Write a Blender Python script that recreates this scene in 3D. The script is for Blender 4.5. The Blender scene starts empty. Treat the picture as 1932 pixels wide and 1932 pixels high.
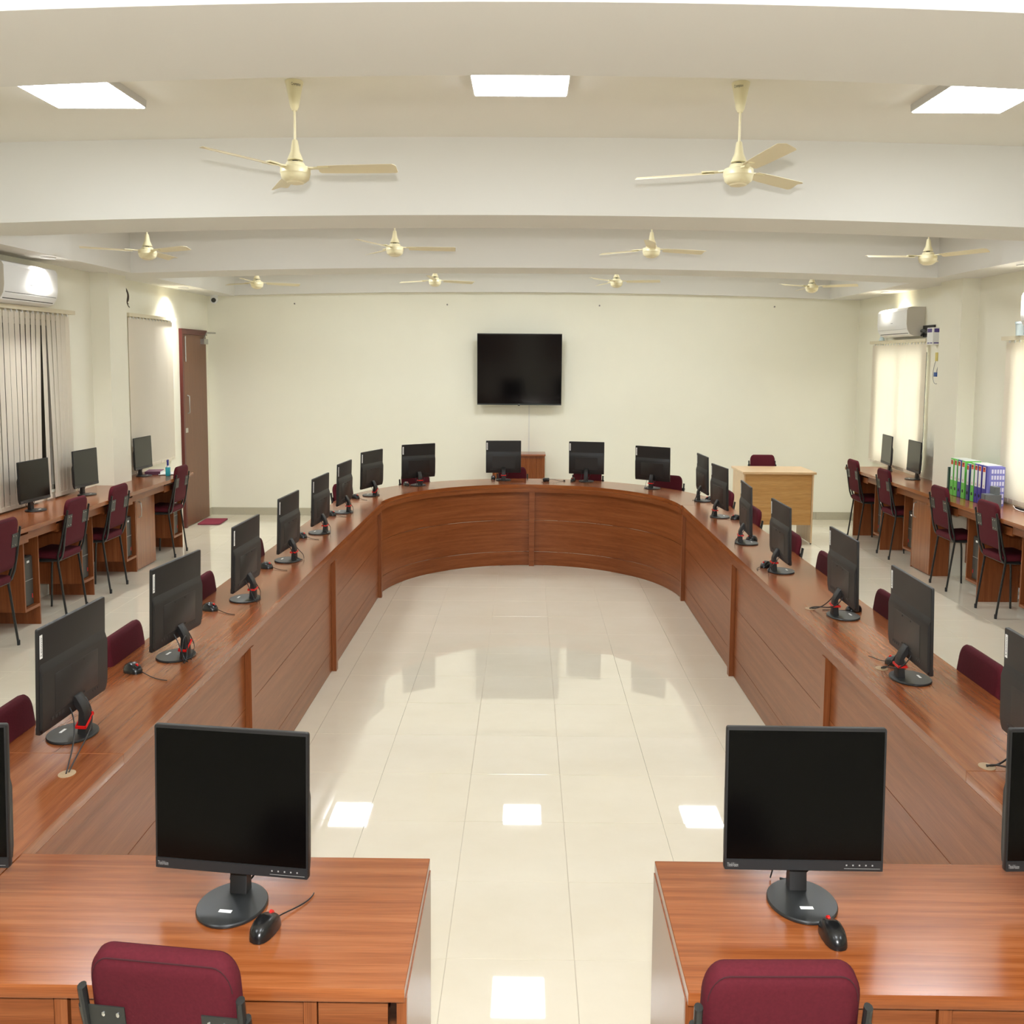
import bpy, math, random
from mathutils import Vector, Matrix
random.seed(7)
R = math.radians
# ------------------------------------------------------------------ camera
scene = bpy.context.scene
CH = 1.87
camd = bpy.data.cameras.new('camera'); cam = bpy.data.objects.new('camera', camd)
scene.collection.objects.link(cam)
camd.sensor_width = 36; camd.sensor_fit = 'HORIZONTAL'; camd.lens = 36*2340/1932
camd.clip_start = .05; camd.clip_end = 200
_r = Vector((.99990065, .01230069, .00688376)); _f = Vector((-.01137435, .99253842, -.12140061))
_r = (_r-_f*_r.dot(_f)).normalized(); _f.normalize(); _u = _r.cross(_f)
m = Matrix((_r, _u, -_f)).transposed().to_4x4(); m.translation = Vector((0, 0, CH)); cam.matrix_world = m
scene.camera = cam
# ------------------------------------------------------------------ world, flash, exposure
vs = scene.view_settings
vs.view_transform = 'Standard'; vs.look = 'None'; vs.gamma = 1.0; vs.use_curve_mapping = False
vs.exposure = 1.02
PANEL_E = 15.5      # ceiling light panels
FLASH_W = 190.0     # on-camera flash
SPOT_W = 40.0       # recessed downlights
SKY = 5.0
w = bpy.data.worlds.new('world'); scene.world = w; w.use_nodes = True
bg = w.node_tree.nodes['Background']; bg.inputs[0].default_value = (.90, .95, 1.0, 1); bg.inputs[1].default_value = SKY
fl = bpy.data.lights.new('camera_flash', 'SPOT'); fl.energy = FLASH_W; fl.shadow_soft_size = .035
fl.spot_size = R(120); fl.spot_blend = .6; fl.color = (1.0, 1.0, 1.0)
flo = bpy.data.objects.new('camera_flash', fl); scene.collection.objects.link(flo)
flo.location = (0, -.02, CH+.19); flo.rotation_euler = (R(88), 0, 0)
# ------------------------------------------------------------------ room size
XL, XR, YB, YF = -3.79, 3.90, 14.80, -2.6
ZC, ZB, ZS = 3.08, 2.663, 2.60
SQ = 2/3.0
C = scene.collection
# ------------------------------------------------------------------ materials
def lin(c):
    def f(v):
        v /= 255.0
        return v/12.92 if v <= .04045 else ((v+.055)/1.055)**2.4
    return (f(c[0]), f(c[1]), f(c[2]), 1)
MATS = {}
def mat(name, col, rough=.5, metal=0, spec=.5, coat=0, noise=0, nscale=20, bump=0, emit=0, coord='Object', trans=0):
    if name in MATS: return MATS[name]
    m = bpy.data.materials.new(name); m.use_nodes = True; nt = m.node_tree; b = nt.nodes['Principled BSDF']
    c = lin(col)
    b.inputs['Base Color'].default_value = c; b.inputs['Roughness'].default_value = rough
    b.inputs['Metallic'].default_value = metal; b.inputs['Specular IOR Level'].default_value = spec
    b.inputs['Coat Weight'].default_value = coat; b.inputs['Coat Roughness'].default_value = .12
    if emit:
        b.inputs['Emission Color'].default_value = (.89, .945, 1, 1); b.inputs['Emission Strength'].default_value = emit
    if noise or bump:
        tc = nt.nodes.new('ShaderNodeTexCoord'); n = nt.nodes.new('ShaderNodeTexNoise')
        n.inputs['Scale'].default_value = nscale; n.inputs['Detail'].default_value = 5
        nt.links.new(tc.outputs[coord], n.inputs['Vector'])
        if noise:
            mx = nt.nodes.new('ShaderNodeMix'); mx.data_type = 'RGBA'
            mx.inputs[6].default_value = tuple(max(0, v*(1-noise)) for v in c[:3])+(1,)
            mx.inputs[7].default_value = tuple(min(1, v*(1+noise)) for v in c[:3])+(1,)
            nt.links.new(n.outputs[0], mx.inputs[0]); nt.links.new(mx.outputs[2], b.inputs['Base Color'])
        if bump:
            bp = nt.nodes.new('ShaderNodeBump'); bp.inputs['Strength'].default_value = bump; bp.inputs['Distance'].default_value = .002
            nt.links.new(n.outputs[0], bp.inputs['Height']); nt.links.new(bp.outputs[0], b.inputs['Normal'])
    MATS[name] = m
    return m
def wood(name, dark, mid, light, rough=.28, gu=1.1, gv=34, spec=.5):
    m = bpy.data.materials.new(name); m.use_nodes = True; nt = m.node_tree; b = nt.nodes['Principled BSDF']
    tc = nt.nodes.new('ShaderNodeTexCoord'); mp = nt.nodes.new('ShaderNodeMapping')
    mp.inputs['Scale'].default_value = (gu, gv, 1)
    n = nt.nodes.new('ShaderNodeTexNoise'); n.inputs['Scale'].default_value = 1; n.inputs['Detail'].default_value = 6; n.inputs['Roughness'].default_value = .6
    n.inputs['Distortion'].default_value = .35
    mp2 = nt.nodes.new('ShaderNodeMapping'); mp2.inputs['Scale'].default_value = (gu*9, gv*14, 1)
    n2 = nt.nodes.new('ShaderNodeTexNoise'); n2.inputs['Scale'].default_value = 1; n2.inputs['Detail'].default_value = 2
    cr = nt.nodes.new('ShaderNodeValToRGB'); e = cr.color_ramp.elements
    e[0].position = .3; e[0].color = lin(dark); e[1].position = .72; e[1].color = lin(light)
    k = cr.color_ramp.elements.new(.5); k.color = lin(mid)
    mx = nt.nodes.new('ShaderNodeMix'); mx.data_type = 'RGBA'; mx.blend_type = 'MULTIPLY'; mx.inputs[0].default_value = .35
    cr2 = nt.nodes.new('ShaderNodeValToRGB'); cr2.color_ramp.elements[0].position = .38; cr2.color_ramp.elements[0].color = (.45, .4, .36, 1); cr2.color_ramp.elements[1].position = .58
    nt.links.new(tc.outputs['UV'], mp.inputs[0]); nt.links.new(mp.outputs[0], n.inputs['Vector']); nt.links.new(n.outputs[0], cr.inputs[0])
    nt.links.new(tc.outputs['UV'], mp2.inputs[0]); nt.links.new(mp2.outputs[0], n2.inputs['Vector']); nt.links.new(n2.outputs[0], cr2.inputs[0])
    nt.links.new(cr.outputs[0], mx.inputs[6]); nt.links.new(cr2.outputs[0], mx.inputs[7]); nt.links.new(mx.outputs[2], b.inputs['Base Color'])
    b.inputs['Roughness'].default_value = rough; b.inputs['Specular IOR Level'].default_value = spec
    bp = nt.nodes.new('ShaderNodeBump'); bp.inputs['Strength'].default_value = .06; bp.inputs['Distance'].default_value = .001
    nt.links.new(n2.outputs[0], bp.inputs['Height']); nt.links.new(bp.outputs[0], b.inputs['Normal'])
    MATS[name] = m
    return m
M_WOOD = wood('mahogany_laminate', (130, 68, 31), (150, 84, 43), (168, 103, 60), rough=.2)
M_WOODP = wood('mahogany_laminate_panel', (126, 68, 34), (142, 81, 44), (157, 96, 57), rough=.32, spec=.3)
M_WOODE = wood('mahogany_laminate_end', (126, 68, 34), (142, 81, 44), (157, 96, 57), rough=.24, spec=.6)
M_OAK = wood('oak_laminate', (190, 138, 74), (204, 154, 90), (216, 170, 108), gu=1.0, gv=22)
M_OAKT = wood('oak_laminate_top', (224, 186, 140), (232, 196, 150), (238, 206, 164), gu=1.0, gv=22)
M_DOOR = wood('brown_door_skin', (116, 76, 50), (122, 80, 53), (128, 86, 58), rough=.45, gv=20)
M_DOORF = mat('red_brown_door_frame', (92, 34, 26), .4)
M_WALL = mat('cream_wall_paint', (242, 239, 221), .75, noise=.02, nscale=3, bump=.03)
M_CEIL = mat('ceiling_paint', (238, 234, 224), .8, noise=.015, nscale=2)
M_BEAM = mat('beam_paint', (228, 226, 219), .8)
M_GROUT = mat('tile_grout', (214, 205, 186), .7)
M_SKIRT = mat('grey_green_skirting_tile', (186, 180, 158), .3, noise=.05, nscale=30)
def tile_mat():
    m = bpy.data.materials.new('cream_vitrified_tile'); m.use_nodes = True; nt = m.node_tree; b = nt.nodes['Principled BSDF']
    geo = nt.nodes.new('ShaderNodeNewGeometry'); n = nt.nodes.new('ShaderNodeTexNoise'); n.inputs['Scale'].default_value = 2.2; n.inputs['Detail'].default_value = 8
    n.inputs['Roughness'].default_value = .65
    cr = nt.nodes.new('ShaderNodeValToRGB'); cr.color_ramp.elements[0].position = .3; cr.color_ramp.elements[1].position = .7
    cr.color_ramp.elements[0].color = lin((230, 221, 199)); cr.color_ramp.elements[1].color = lin((236, 228, 208))
    nt.links.new(geo.outputs['Position'], n.inputs['Vector']); nt.links.new(n.outputs[0], cr.inputs[0]); nt.links.new(cr.outputs[0], b.inputs['Base Color'])
    b.inputs['Roughness'].default_value = .022; b.inputs['Specular IOR Level'].default_value = .55
    return m
M_TILE = tile_mat()
M_BLK = mat('matt_black_plastic', (25, 24, 24), .5, bump=.05, nscale=400)
M_BLK2 = mat('dark_grey_plastic', (31, 29, 29), .45)
M_BEZ = mat('charcoal_bezel', (31, 33, 35), .42)
M_SCR = mat('dark_lcd_screen', (5, 5, 5), .2, spec=.22)
M_GLOSSB = mat('gloss_black_plastic', (20, 20, 21), .27)
M_BASE = mat('monitor_base_black', (33, 35, 36), .38)
M_WHITE = mat('white_paper', (238, 238, 234), .7)
M_INK = mat('black_ink', (18, 18, 18), .6)
M_SIL = mat('silver_print', (150, 150, 148), .5)
M_RED = mat('red_plastic', (222, 30, 26), .35)
M_CABLE = mat('black_cable', (22, 22, 23), .5)
M_FAB = mat('maroon_fabric', (84, 23, 33), .85, noise=.22, nscale=160, bump=.25, spec=.2)
M_STITCH = mat('dark_maroon_seam', (58, 12, 20), .9)
M_TUBE = mat('black_powder_coat', (36, 37, 36), .35)
M_PLATE = mat('black_steel_plate', (44, 45, 42), .45)
M_RIVET = mat('steel_rivet', (215, 216, 212), .25, metal=.9)
M_FAN = mat('cream_fan_enamel', (236, 226, 186), .35)
M_FANB = mat('fan_blade_cream', (236, 224, 188), .4)
M_AC = mat('white_ac_plastic', (236, 236, 234), .35)
M_ACS = mat('ac_side_plastic', (214, 208, 196), .45)
M_DARK = mat('dark_slot', (40, 38, 35), .7)
M_METAL = mat('brushed_steel', (190, 190, 186), .3, metal=.9)
M_LIGHT = mat('lit_panel_diffuser', (250, 250, 255), .5, emit=PANEL_E)
M_DOWN = mat('lit_downlight', (255, 255, 255), .5, emit=25)
M_PFRAME = mat('panel_frame_white', (214, 212, 208), .5)
M_RAIL = mat('cream_blind_rail', (222, 212, 184), .5)
M_NAVY = mat('pane_painted_dark_outside', (12, 13, 22), .12)  # opaque pane: the darkness outdoors is painted into its colour
M_ALU = mat('white_window_frame', (205, 200, 188), .45)
def glass_mat():
    m = bpy.data.materials.new('clear_window_glass'); m.use_nodes = True; nt = m.node_tree; nt.nodes.clear()
    o = nt.nodes.new('ShaderNodeOutputMaterial'); t = nt.nodes.new('ShaderNodeBsdfTransparent'); g = nt.nodes.new('ShaderNodeBsdfGlossy'); x = nt.nodes.new('ShaderNodeMixShader'); f = nt.nodes.new('ShaderNodeFresnel')
    t.inputs[0].default_value = (.93, .96, .95, 1); g.inputs['Roughness'].default_value = .02
    nt.links.new(f.outputs[0], x.inputs[0]); nt.links.new(t.outputs[0], x.inputs[1]); nt.links.new(g.outputs[0], x.inputs[2]); nt.links.new(x.outputs[0], o.inputs[0])
    return m
M_GLASS = glass_mat()
def blind_mat(name, col, tr):
    m = bpy.data.materials.new(name); m.use_nodes = True; nt = m.node_tree; b = nt.nodes['Principled BSDF']; o = nt.nodes['Material Output']
    b.inputs['Base Color'].default_value = lin(col); b.inputs['Roughness'].default_value = .85; b.inputs['Specular IOR Level'].default_value = .1
    t = nt.nodes.new('ShaderNodeBsdfTranslucent'); t.inputs[0].default_value = lin(col); x = nt.nodes.new('ShaderNodeMixShader'); x.inputs[0].default_value = tr
    nt.links.new(b.outputs[0], x.inputs[1]); nt.links.new(t.outputs[0], x.inputs[2]); nt.links.new(x.outputs[0], o.inputs[0])
    return m
M_BLIND = blind_mat('peach_blind_fabric', (247, 240, 226), .4)
# ------------------------------------------------------------------ mesh builder
class MB:
    def __init__(s): s.v = []; s.f = []; s.uv = {}
    def raw(s, vs, fs, uvs=None):
        o = len(s.v); s.v += [tuple(v) for v in vs]
        for i, f in enumerate(fs):
            if uvs: s.uv[len(s.f)] = uvs[i]
            s.f.append(tuple(o+k for k in f))
        return s
    def box(s, x0, x1, y0, y1, z0, z1, M=None):
        vs = [(x, y, z) for z in (z0, z1) for y in (y0, y1) for x in (x0, x1)]
        if M: vs = [M @ Vector(v) for v in vs]
        return s.raw(vs, [(0, 2, 3, 1), (4, 5, 7, 6), (0, 1, 5, 4), (2, 6, 7, 3), (0, 4, 6, 2), (1, 3, 7, 5)])
    def loft(s, rings, cap=True, closed=True):
        o = len(s.v); n = len(rings[0])
        for r in rings: s.v += [tuple(p) for p in r]
        for i in range(len(rings)-1):
            a = o+i*n; b = a+n
            for j in range(n if closed else n-1):
                k = (j+1) % n
                s.f.append((a+j, a+k, b+k, b+j))
        if cap:
            s.f.append(tuple(o+j for j in reversed(range(n))))
            a = o+(len(rings)-1)*n; s.f.append(tuple(a+j for j in range(n)))
        return s
    def prism(s, poly, lo, hi, axis='x', ch=0, M=None):
        """extrude a polygon (counter-clockwise) along an axis; ch = chamfer at both ends"""
        def put(p, t):
            a, b = p
            v = (t, a, b) if axis == 'x' else ((b, t, a) if axis == 'y' else (a, b, t))
            return (M @ Vector(v)) if M else v
        if ch:
            cx = sum(p[0] for p in poly)/len(poly); cy = sum(p[1] for p in poly)/len(poly)
            def shr(p):
                dx, dy = p[0]-cx, p[1]-cy; d = math.hypot(dx, dy) or 1
                return (p[0]-dx/d*ch, p[1]-dy/d*ch)
            sp = [shr(p) for p in poly]
            rings = [[put(p, lo) for p in sp], [put(p, lo+ch) for p in poly], [put(p, hi-ch) for p in poly], [put(p, hi) for p in sp]]
        else:
            rings = [[put(p, lo) for p in poly], [put(p, hi) for p in poly]]
        return s.loft(rings)
    def tube(s, pts, r, n=8, cap=True, ry=None):
        P = [Vector(p) for p in pts]; rings = []
        t0 = (P[1]-P[0]).normalized(); up = Vector((0, 0, 1)) if abs(t0.z) < .9 else Vector((1, 0, 0))
        a = t0.cross(up).normalized()
        for i, p in enumerate(P):
            t = ((P[min(i+1, len(P)-1)]-P[i]).normalized()+(P[i]-P[max(i-1, 0)]).normalized())
            t = t.normalized() if t.length > 1e-6 else t0
            a = (a-t*a.dot(t)).normalized(); b = t.cross(a)
            rr = r[i] if isinstance(r, (list, tuple)) else r
            rings.append([p+(a*math.cos(2*math.pi*k/n)+b*math.sin(2*math.pi*k/n))*rr for k in range(n)])
        return s.loft(rings, cap)
    def lathe(s, prof, n=24, c=(0, 0, 0), M=None):
        rings = []
        for r, z in prof:
            ring = [Vector((c[0]+r*math.cos(2*math.pi*k/n), c[1]+r*math.sin(2*math.pi*k/n), c[2]+z)) for k in range(n)]
            rings.append([M @ v for v in ring] if M else ring)
        return s.loft(rings)
    def disc(s, c, r, n=10, axis='y', d=.002):
        pts = [(r*math.cos(2*math.pi*k/n), r*math.sin(2*math.pi*k/n)) for k in range(n)]
        M = Matrix.Translation(Vector(c))
        return s.prism(pts, -d, d, axis, 0, M)
    def mesh(s, name, rz=0, sq=True, grain=0, smooth=38):
        ca, sa = math.cos(rz), math.sin(rz); k = SQ if sq else 1.0
        vs = [((x*ca-y*sa)*k, x*sa+y*ca, z) for x, y, z in s.v]
        me = bpy.data.meshes.new(name); me.from_pydata(vs, [], s.f); me.update()
        uvl = me.uv_layers.new(name='UVMap').data
        for i, p in enumerate(me.polygons):
            if i in s.uv:
                for j, li in enumerate(p.loop_indices): uvl[li].uv = s.uv[i][j]
                continue
            pts = [Vector(s.v[k2]) for k2 in p.vertices]
            nn = Vector((0, 0, 0))
            for q in range(1, len(pts)-1): nn += (pts[q]-pts[0]).cross(pts[q+1]-pts[0])
            ax = max(range(3), key=lambda t: abs(nn[t]))
            if ax == grain: ua, va = [t for t in (0, 1, 2) if t != ax]
            else: ua = grain; va = [t for t in (0, 1, 2) if t != ax and t != grain][0]
            for li, pv in zip(p.loop_indices, pts): uvl[li].uv = (pv[ua]+.37*ax, pv[va]+.61*ax)
        if smooth:
            me.polygons.foreach_set('use_smooth', [True]*len(me.polygons)); me.set_sharp_from_angle(angle=R(smooth))
        return me
def link(name, me, m, parent=None, loc=(0, 0, 0)):
    o = bpy.data.objects.new(name, me); C.objects.link(o); o.location = loc
    if m and me and not me.materials: me.materials.append(m)
    if parent: o.parent = parent
    return o
def tag(o, label=None, cat=None, group=None, kind=None):
    if label: o['label'] = label
    if cat: o['category'] = cat
    if group: o['group'] = group
    if kind: o['kind'] = kind
    return o
def empty(name, loc, label=None, cat=None, group=None, kind=None):
    o = bpy.data.objects.new(name, None); C.objects.link(o); o.location = loc; o.empty_display_size = .1
    return tag(o, label, cat, group, kind)
CACHE = {}
class Thing:
    """an Empty at the base of a thing, with parts given in true local size, turned by rz and fitted to the room's x scale"""
    def __init__(s, name, loc, rz=0, label=None, cat=None, group=None, key=None):
        s.o = empty(name, loc, label, cat, group); s.rz = rz; s.key = key
        s.n = 0
    def part(s, name, mb, m, parent=None, grain=0, smooth=38, label=None):
        s.n += 1
        k = (s.key, s.n, round(s.rz, 4)) if s.key else None
        if k and k in CACHE: me = CACHE[k]
        else:
            if callable(mb): mb = mb()
            me = mb.mesh(name, s.rz, True, grain, smooth); me.materials.append(m)
            if k: CACHE[k] = me
        o = link(name, me, None, parent or s.o)
        if label: o['label'] = label
        return o
def wpart(name, mb, m, parent=None, grain=0, smooth=38, **kw):
    """a part given straight in room coordinates"""
    o = link(name, mb.mesh(name, 0, False, grain, smooth), m, parent)
    if parent is not None:
        wl_ = Vector((0, 0, 0)); q = parent
        while q: wl_ += Vector(q.location); q = q.parent
        o.location = -wl_
    return tag(o, **kw)
def rrect(w, h, r, n=4, cx=0, cy=0):
    p = []
    for sx, sy, a0 in ((1, 1, 0), (-1, 1, 90), (-1, -1, 180), (1, -1, 270)):
        for k in range(n+1):
            a = R(a0+90*k/n); p.append((cx+sx*(w/2-r)+r*math.cos(a), cy+sy*(h/2-r)+r*math.sin(a)))
    return p
TXT = {}
def text_geo(s):
    if s in TXT: return TXT[s]
    cu = bpy.data.curves.new('t', 'FONT'); cu.body = s; cu.align_x = 'CENTER'; cu.align_y = 'CENTER'; cu.resolution_u = 3
    o = bpy.data.objects.new('t', cu); C.objects.link(o)
    dg = bpy.context.evaluated_depsgraph_get(); me = o.evaluated_get(dg).to_mesh()
    vs = [tuple(v.co) for v in me.vertices]; fs = [tuple(p.vertices) for p in me.polygons]
    o.evaluated_get(dg).to_mesh_clear(); bpy.data.objects.remove(o); bpy.data.curves.remove(cu)
    TXT[s] = (vs, fs); return TXT[s]
def text_mb(s, w, h, M):
    vs, fs = text_geo(s); xs = [v[0] for v in vs]; ys = [v[1] for v in vs]
    W = max(xs)-min(xs); H = max(ys)-min(ys); cx = (max(xs)+min(xs))/2; cy = (max(ys)+min(ys))/2
    return MB().raw([M @ Vector(((v[0]-cx)/W*w, (v[1]-cy)/H*h, 0)) for v in vs], fs)
def bez(p0, p1, p2, p3, n=10):
    a, b, c, d = map(Vector, (p0, p1, p2, p3))
    return [a*(1-t)**3+b*3*t*(1-t)**2+c*3*t*t*(1-t)+d*t**3 for t in (i/n for i in range(n+1))]

# ================================================================== ROOM SHELL
def struct(name, mb, m, label, parent=None, grain=0, smooth=38):
    o = wpart(name, mb, m, parent, grain, smooth)
    if parent is None: tag(o, label, kind='structure')
    return o
# floor: grout bed with every tile a piece of its own (nearest and largest 300), the rest joined
floor = struct('floor', MB().box(XL-.2, XR+.2, YF-.2, YB+.2, -.12, -.004), M_GROUT, 'glossy cream tiled floor of the hall')
TX, TY, TX0, TY0 = .4035, .585, -.2400, 3.702
def project(p):
    d = Vector(p)-Vector((0, 0, CH)); z = d.dot(_f)
    return (966+2340*d.dot(_r)/z, 966-2340*d.dot(_u)/z, z)
cells = []
for i in range(-9, 11):
    for j in range(-11, 20):
        x0 = max(TX0+i*TX, XL); x1 = min(TX0+(i+1)*TX, XR); y0 = max(TY0+j*TY, YF); y1 = min(TY0+(j+1)*TY, YB)
        if x1-x0 < .02 or y1-y0 < .02: continue
        c = ((x0+x1)/2, (y0+y1)/2, 0); vis = 0
        if c[1] > 2.0:
            px, py, z = project(c)
            inside = -150 < px < 2080 and py < 2080
            hid = (-1.62 < c[0] < -1.16 or 1.24 < c[0] < 1.7) and c[1] < 9.5
            hid = hid or (c[0] < -3.45 or c[0] > 3.6) or (-1.15 < c[0] < -.3 or .4 < c[0] < 1.2) and c[1] < 3.2
            if inside and not hid: vis = 1/(z*z*z)
        cells.append((vis, x0, x1, y0, y1))
cells.sort(key=lambda t: -t[0])
g = .0007; tcache = {}
rest = MB()
for k, (v, x0, x1, y0, y1) in enumerate(cells):
    if k < 300 and v > 0:
        kk = (round(x1-x0, 3), round(y1-y0, 3))
        if kk not in tcache:
            a, b = (x1-x0)/2-g, (y1-y0)/2-g*1.3
            tcache[kk] = MB().loft([[(-a, -b, -.006), (a, -b, -.006), (a, b, -.006), (-a, b, -.006)], [(-a, -b, -.0006), (a, -b, -.0006), (a, b, -.0006), (-a, b, -.0006)], [(-a+.0008, -b+.0008, 0), (a-.0008, -b+.0008, 0), (a-.0008, b-.0008, 0), (-a+.0008, b-.0008, 0)]]).mesh('tile', 0, False, 0, 0)
        o = link('tile', tcache[kk], M_TILE, floor, ((x0+x1)/2, (y0+y1)/2, 0)); o.rotation_euler = (random.uniform(-.0011, .0011), random.uniform(-.0011, .0011), 0)
    else:
        rest.box(x0+g, x1-g, y0+g*1.3, y1-g*1.3, -.006, 0)
wpart('tile_field', rest, M_TILE, floor, smooth=0, kind='stuff')
# walls with window openings
def wall_x(name, x0, x1, holes, label):
    mb = MB(); ys = YF
    for (a, b, z0, z1) in sorted(holes):
        mb.box(x0, x1, ys, a, 0, ZC+.1); mb.box(x0, x1, a, b, 0, z0); mb.box(x0, x1, a, b, z1, ZC+.1); ys = b
    mb.box(x0, x1, ys, YB+.2, 0, ZC+.1)
    return struct(name, mb, M_WALL, label)
WL_H = [(8.15, 10.08, .80, 2.16), (11.95, 13.0, .80, 2.16)]
WR_H = [(8.05, 9.98, .80, 2.04), (12.25, 13.85, .80, 2.02)]
wl = wall_x('wall_left', XL-.2, XL, WL_H, 'cream painted wall on the left with blinds and a brown door')
wr = wall_x('wall_right', XR, XR+.2, WR_H, 'cream painted wall on the right with bright blinds')
wb = struct('wall_back', MB().box(XL-.2, XR+.2, YB, YB+.2, 0, ZC+.1), M_WALL, 'plain cream far wall behind the television')
wf = struct('wall_front', MB().box(XL-.2, XR+.2, YF-.2, YF, 0, ZC+.1), M_WALL, 'cream wall behind the viewer')
struct('pillar', MB().box(XL, XL+.16, 10.84, 11.32, 0, ZS+.02), M_WALL, '', wl)
struct('pillar', MB().box(XR-.15, XR, 10.90, 11.46, 0, ZS+.02), M_WALL, '', wr)
struct('pillar', MB().box(XL, XL+.16, 6.95, 7.5, 0, ZS+.02), M_WALL, '', wl)
struct('pillar', MB().box(XR-.15, XR, 6.95, 7.5, 0, ZS+.02), M_WALL, '', wr)
def arch(z0, k, cap):
    return lambda x: z0-min(k*x*x, cap)
def arched(mb, x0, x1, y0, y1, fz, zt, n=28):
    rings = []
    for i in range(n+1):
        x = x0+(x1-x0)*i/n; z = fz(x)
        rings.append([(x, y0, z), (x, y1, z), (x, y1, zt), (x, y0, zt)])
    return mb.loft(rings)
ceil = struct('ceiling', arched(MB(), XL-.2, XR+.2, YF-.2, YB+.2, arch(ZC, .005, .07), ZC+.3), M_CEIL, 'pale ceiling slab between deep crossing beams')
for (y0, y1, k, cap) in ((-1.05, -.35, .005, .06), (2.88, 3.60, .017, .062), (6.97, 7.64, .0068, .064), (10.87, 11.59, .0056, .064), (14.70, 14.80, .0048, .066)):
    struct('beam', arched(MB(), XL, XR, y0, y1, arch(ZB, k, cap), ZC+.02, 40), M_BEAM, '', ceil, smooth=20)
struct('soffit', MB().box(XL, -3.44, YF, YB, ZS, ZC+.02), M_BEAM, '', ceil)
struct('soffit', MB().box(3.52, XR, YF, YB, ZS, ZC+.02), M_BEAM, '', ceil)
# skirting
sk = empty('baseboard_back', (0, YB, 0), 'low grey-green skirting tiles along the far wall', kind='structure')
x = XL
while x < XR-.01:
    x1 = min(x+TX, XR); wpart('skirting_tile', MB().box(x+.0008, x1-.0008, YB-.012, YB, 0, .09), M_SKIRT, sk); x = x1
for nm, xx0, xx1, y0 in (('baseboard_left', XL, XL+.012, 14.64), ('baseboard_right', XR-.012, XR, 13.55)):
    struct(nm, MB().box(xx0, xx1, y0, YB-.012, 0, .09), M_SKIRT, 'short run of grey-green skirting by the %s corner of the far wall' % nm.split('_')[1])
# windows and vertical blinds
def window(n, xin, side, y0, y1, z0, z1, dark):
    s = side
    o = empty('window_%d' % n, (xin, (y0+y1)/2, z0), 'window behind the vertical blinds', kind='structure')
    fx = xin+s*.09
    X = lambda a, b: (min(fx+a, fx+b), max(fx+a, fx+b))
    f = MB(); t = .04
    for (a, b, c, d) in ((y0, y1, z0, z0+t), (y0, y1, z1-t, z1), (y0, y0+t, z0, z1), (y1-t, y1, z0, z1), ((y0+y1)/2-t/2, (y0+y1)/2+t/2, z0, z1)):
        f.box(*X(-.02, .02), a, b, c, d)
    wpart('window_frame', f, M_ALU, o)
    for a, b in ((y0+t, (y0+y1)/2-t/2), ((y0+y1)/2+t/2, y1-t)):
        wpart('pane', MB().box(*X(-.003, .003), a, b, z0+t, z1-t), M_NAVY if dark else M_GLASS, o)
window(1, XL, -1, *WL_H[0][:2], *WL_H[0][2:], True); window(2, XL, -1, *WL_H[1][:2], *WL_H[1][2:], True)
window(3, XR, 1, *WR_H[0][:2], *WR_H[0][2:], False); window(4, XR, 1, *WR_H[1][:2], *WR_H[1][2:], False)
def blind(xw, s, y0, y1, zt, zb, label, lean=None, angle=8, step=.1, cover=.52):
    o = empty('vertical_blind', (xw+s*.05, (y0+y1)/2, zb), label, 'blind', 'vertical blinds on the windows')
    xc = xw+s*.045; lean = lean or {}
    wpart('headrail', MB().box(min(xw, xw+s*.075), max(xw, xw+s*.075), y0-.06, y1+.06, zt, zt+.032), M_RAIL, o)
    n = int(round((y1-y0)/step)); st = (y1-y0)/n
    for i in range(n):
        y = y0+(i+.5)*st; a = R(angle+random.uniform(-3, 3)); wd = st*cover; ln = lean.get(i, 0)
        dx, dy = math.sin(a)*wd*s*SQ, math.cos(a)*wd
        def ring(z, ly):
            t = .0008
            return [(xc-dx-t, y-dy+ly, z), (xc-dx+t, y-dy+ly, z), (xc+dx+t, y+dy+ly, z), (xc+dx-t, y+dy+ly, z)][::-1]
        sl = wpart('slat', MB().loft([ring(zb, ln), ring((zb+zt)/2, ln*.55), ring(zt-.012, 0)]), M_BLIND, o)
        wpart('slat_hook', MB().box(xc-.004, xc+.004, y-.012, y+.012, zt-.02, zt), M_WHITE, sl)
        wpart('bottom_weight', MB().box(min(xc-dx, xc+dx)-.0015, max(xc-dx, xc+dx)+.0015, y-dy*.96+ln, y+dy*.96+ln, zb, zb+.03), M_BLIND, sl)
    return o
blind(XL, 1, 8.1, 10.20, 2.215, .765, 'peach vertical blind on the left wall, under the air conditioner, two slats pulled apart', {11: -.012, 12: -.03, 13: -.055, 14: -.085, 15: .0, 16: .065, 17: .055, 18: .035, 19: .015}, -4, .1, .478)
blind(XL, 1, 11.72, 13.14, 2.255, .80, 'peach vertical blind between the left pillar and the brown door', None, 9, .1, .505)
blind(XR, -1, 12.15, 13.98, 2.075, .775, 'sunlit vertical blind on the right wall by the far corner', None, 12, .1, .5)
blind(XR, -1, 7.95, 10.10, 2.055, .775, 'sunlit vertical blind at the right picture edge beside the binders', None, 12, .1, .5)

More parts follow.
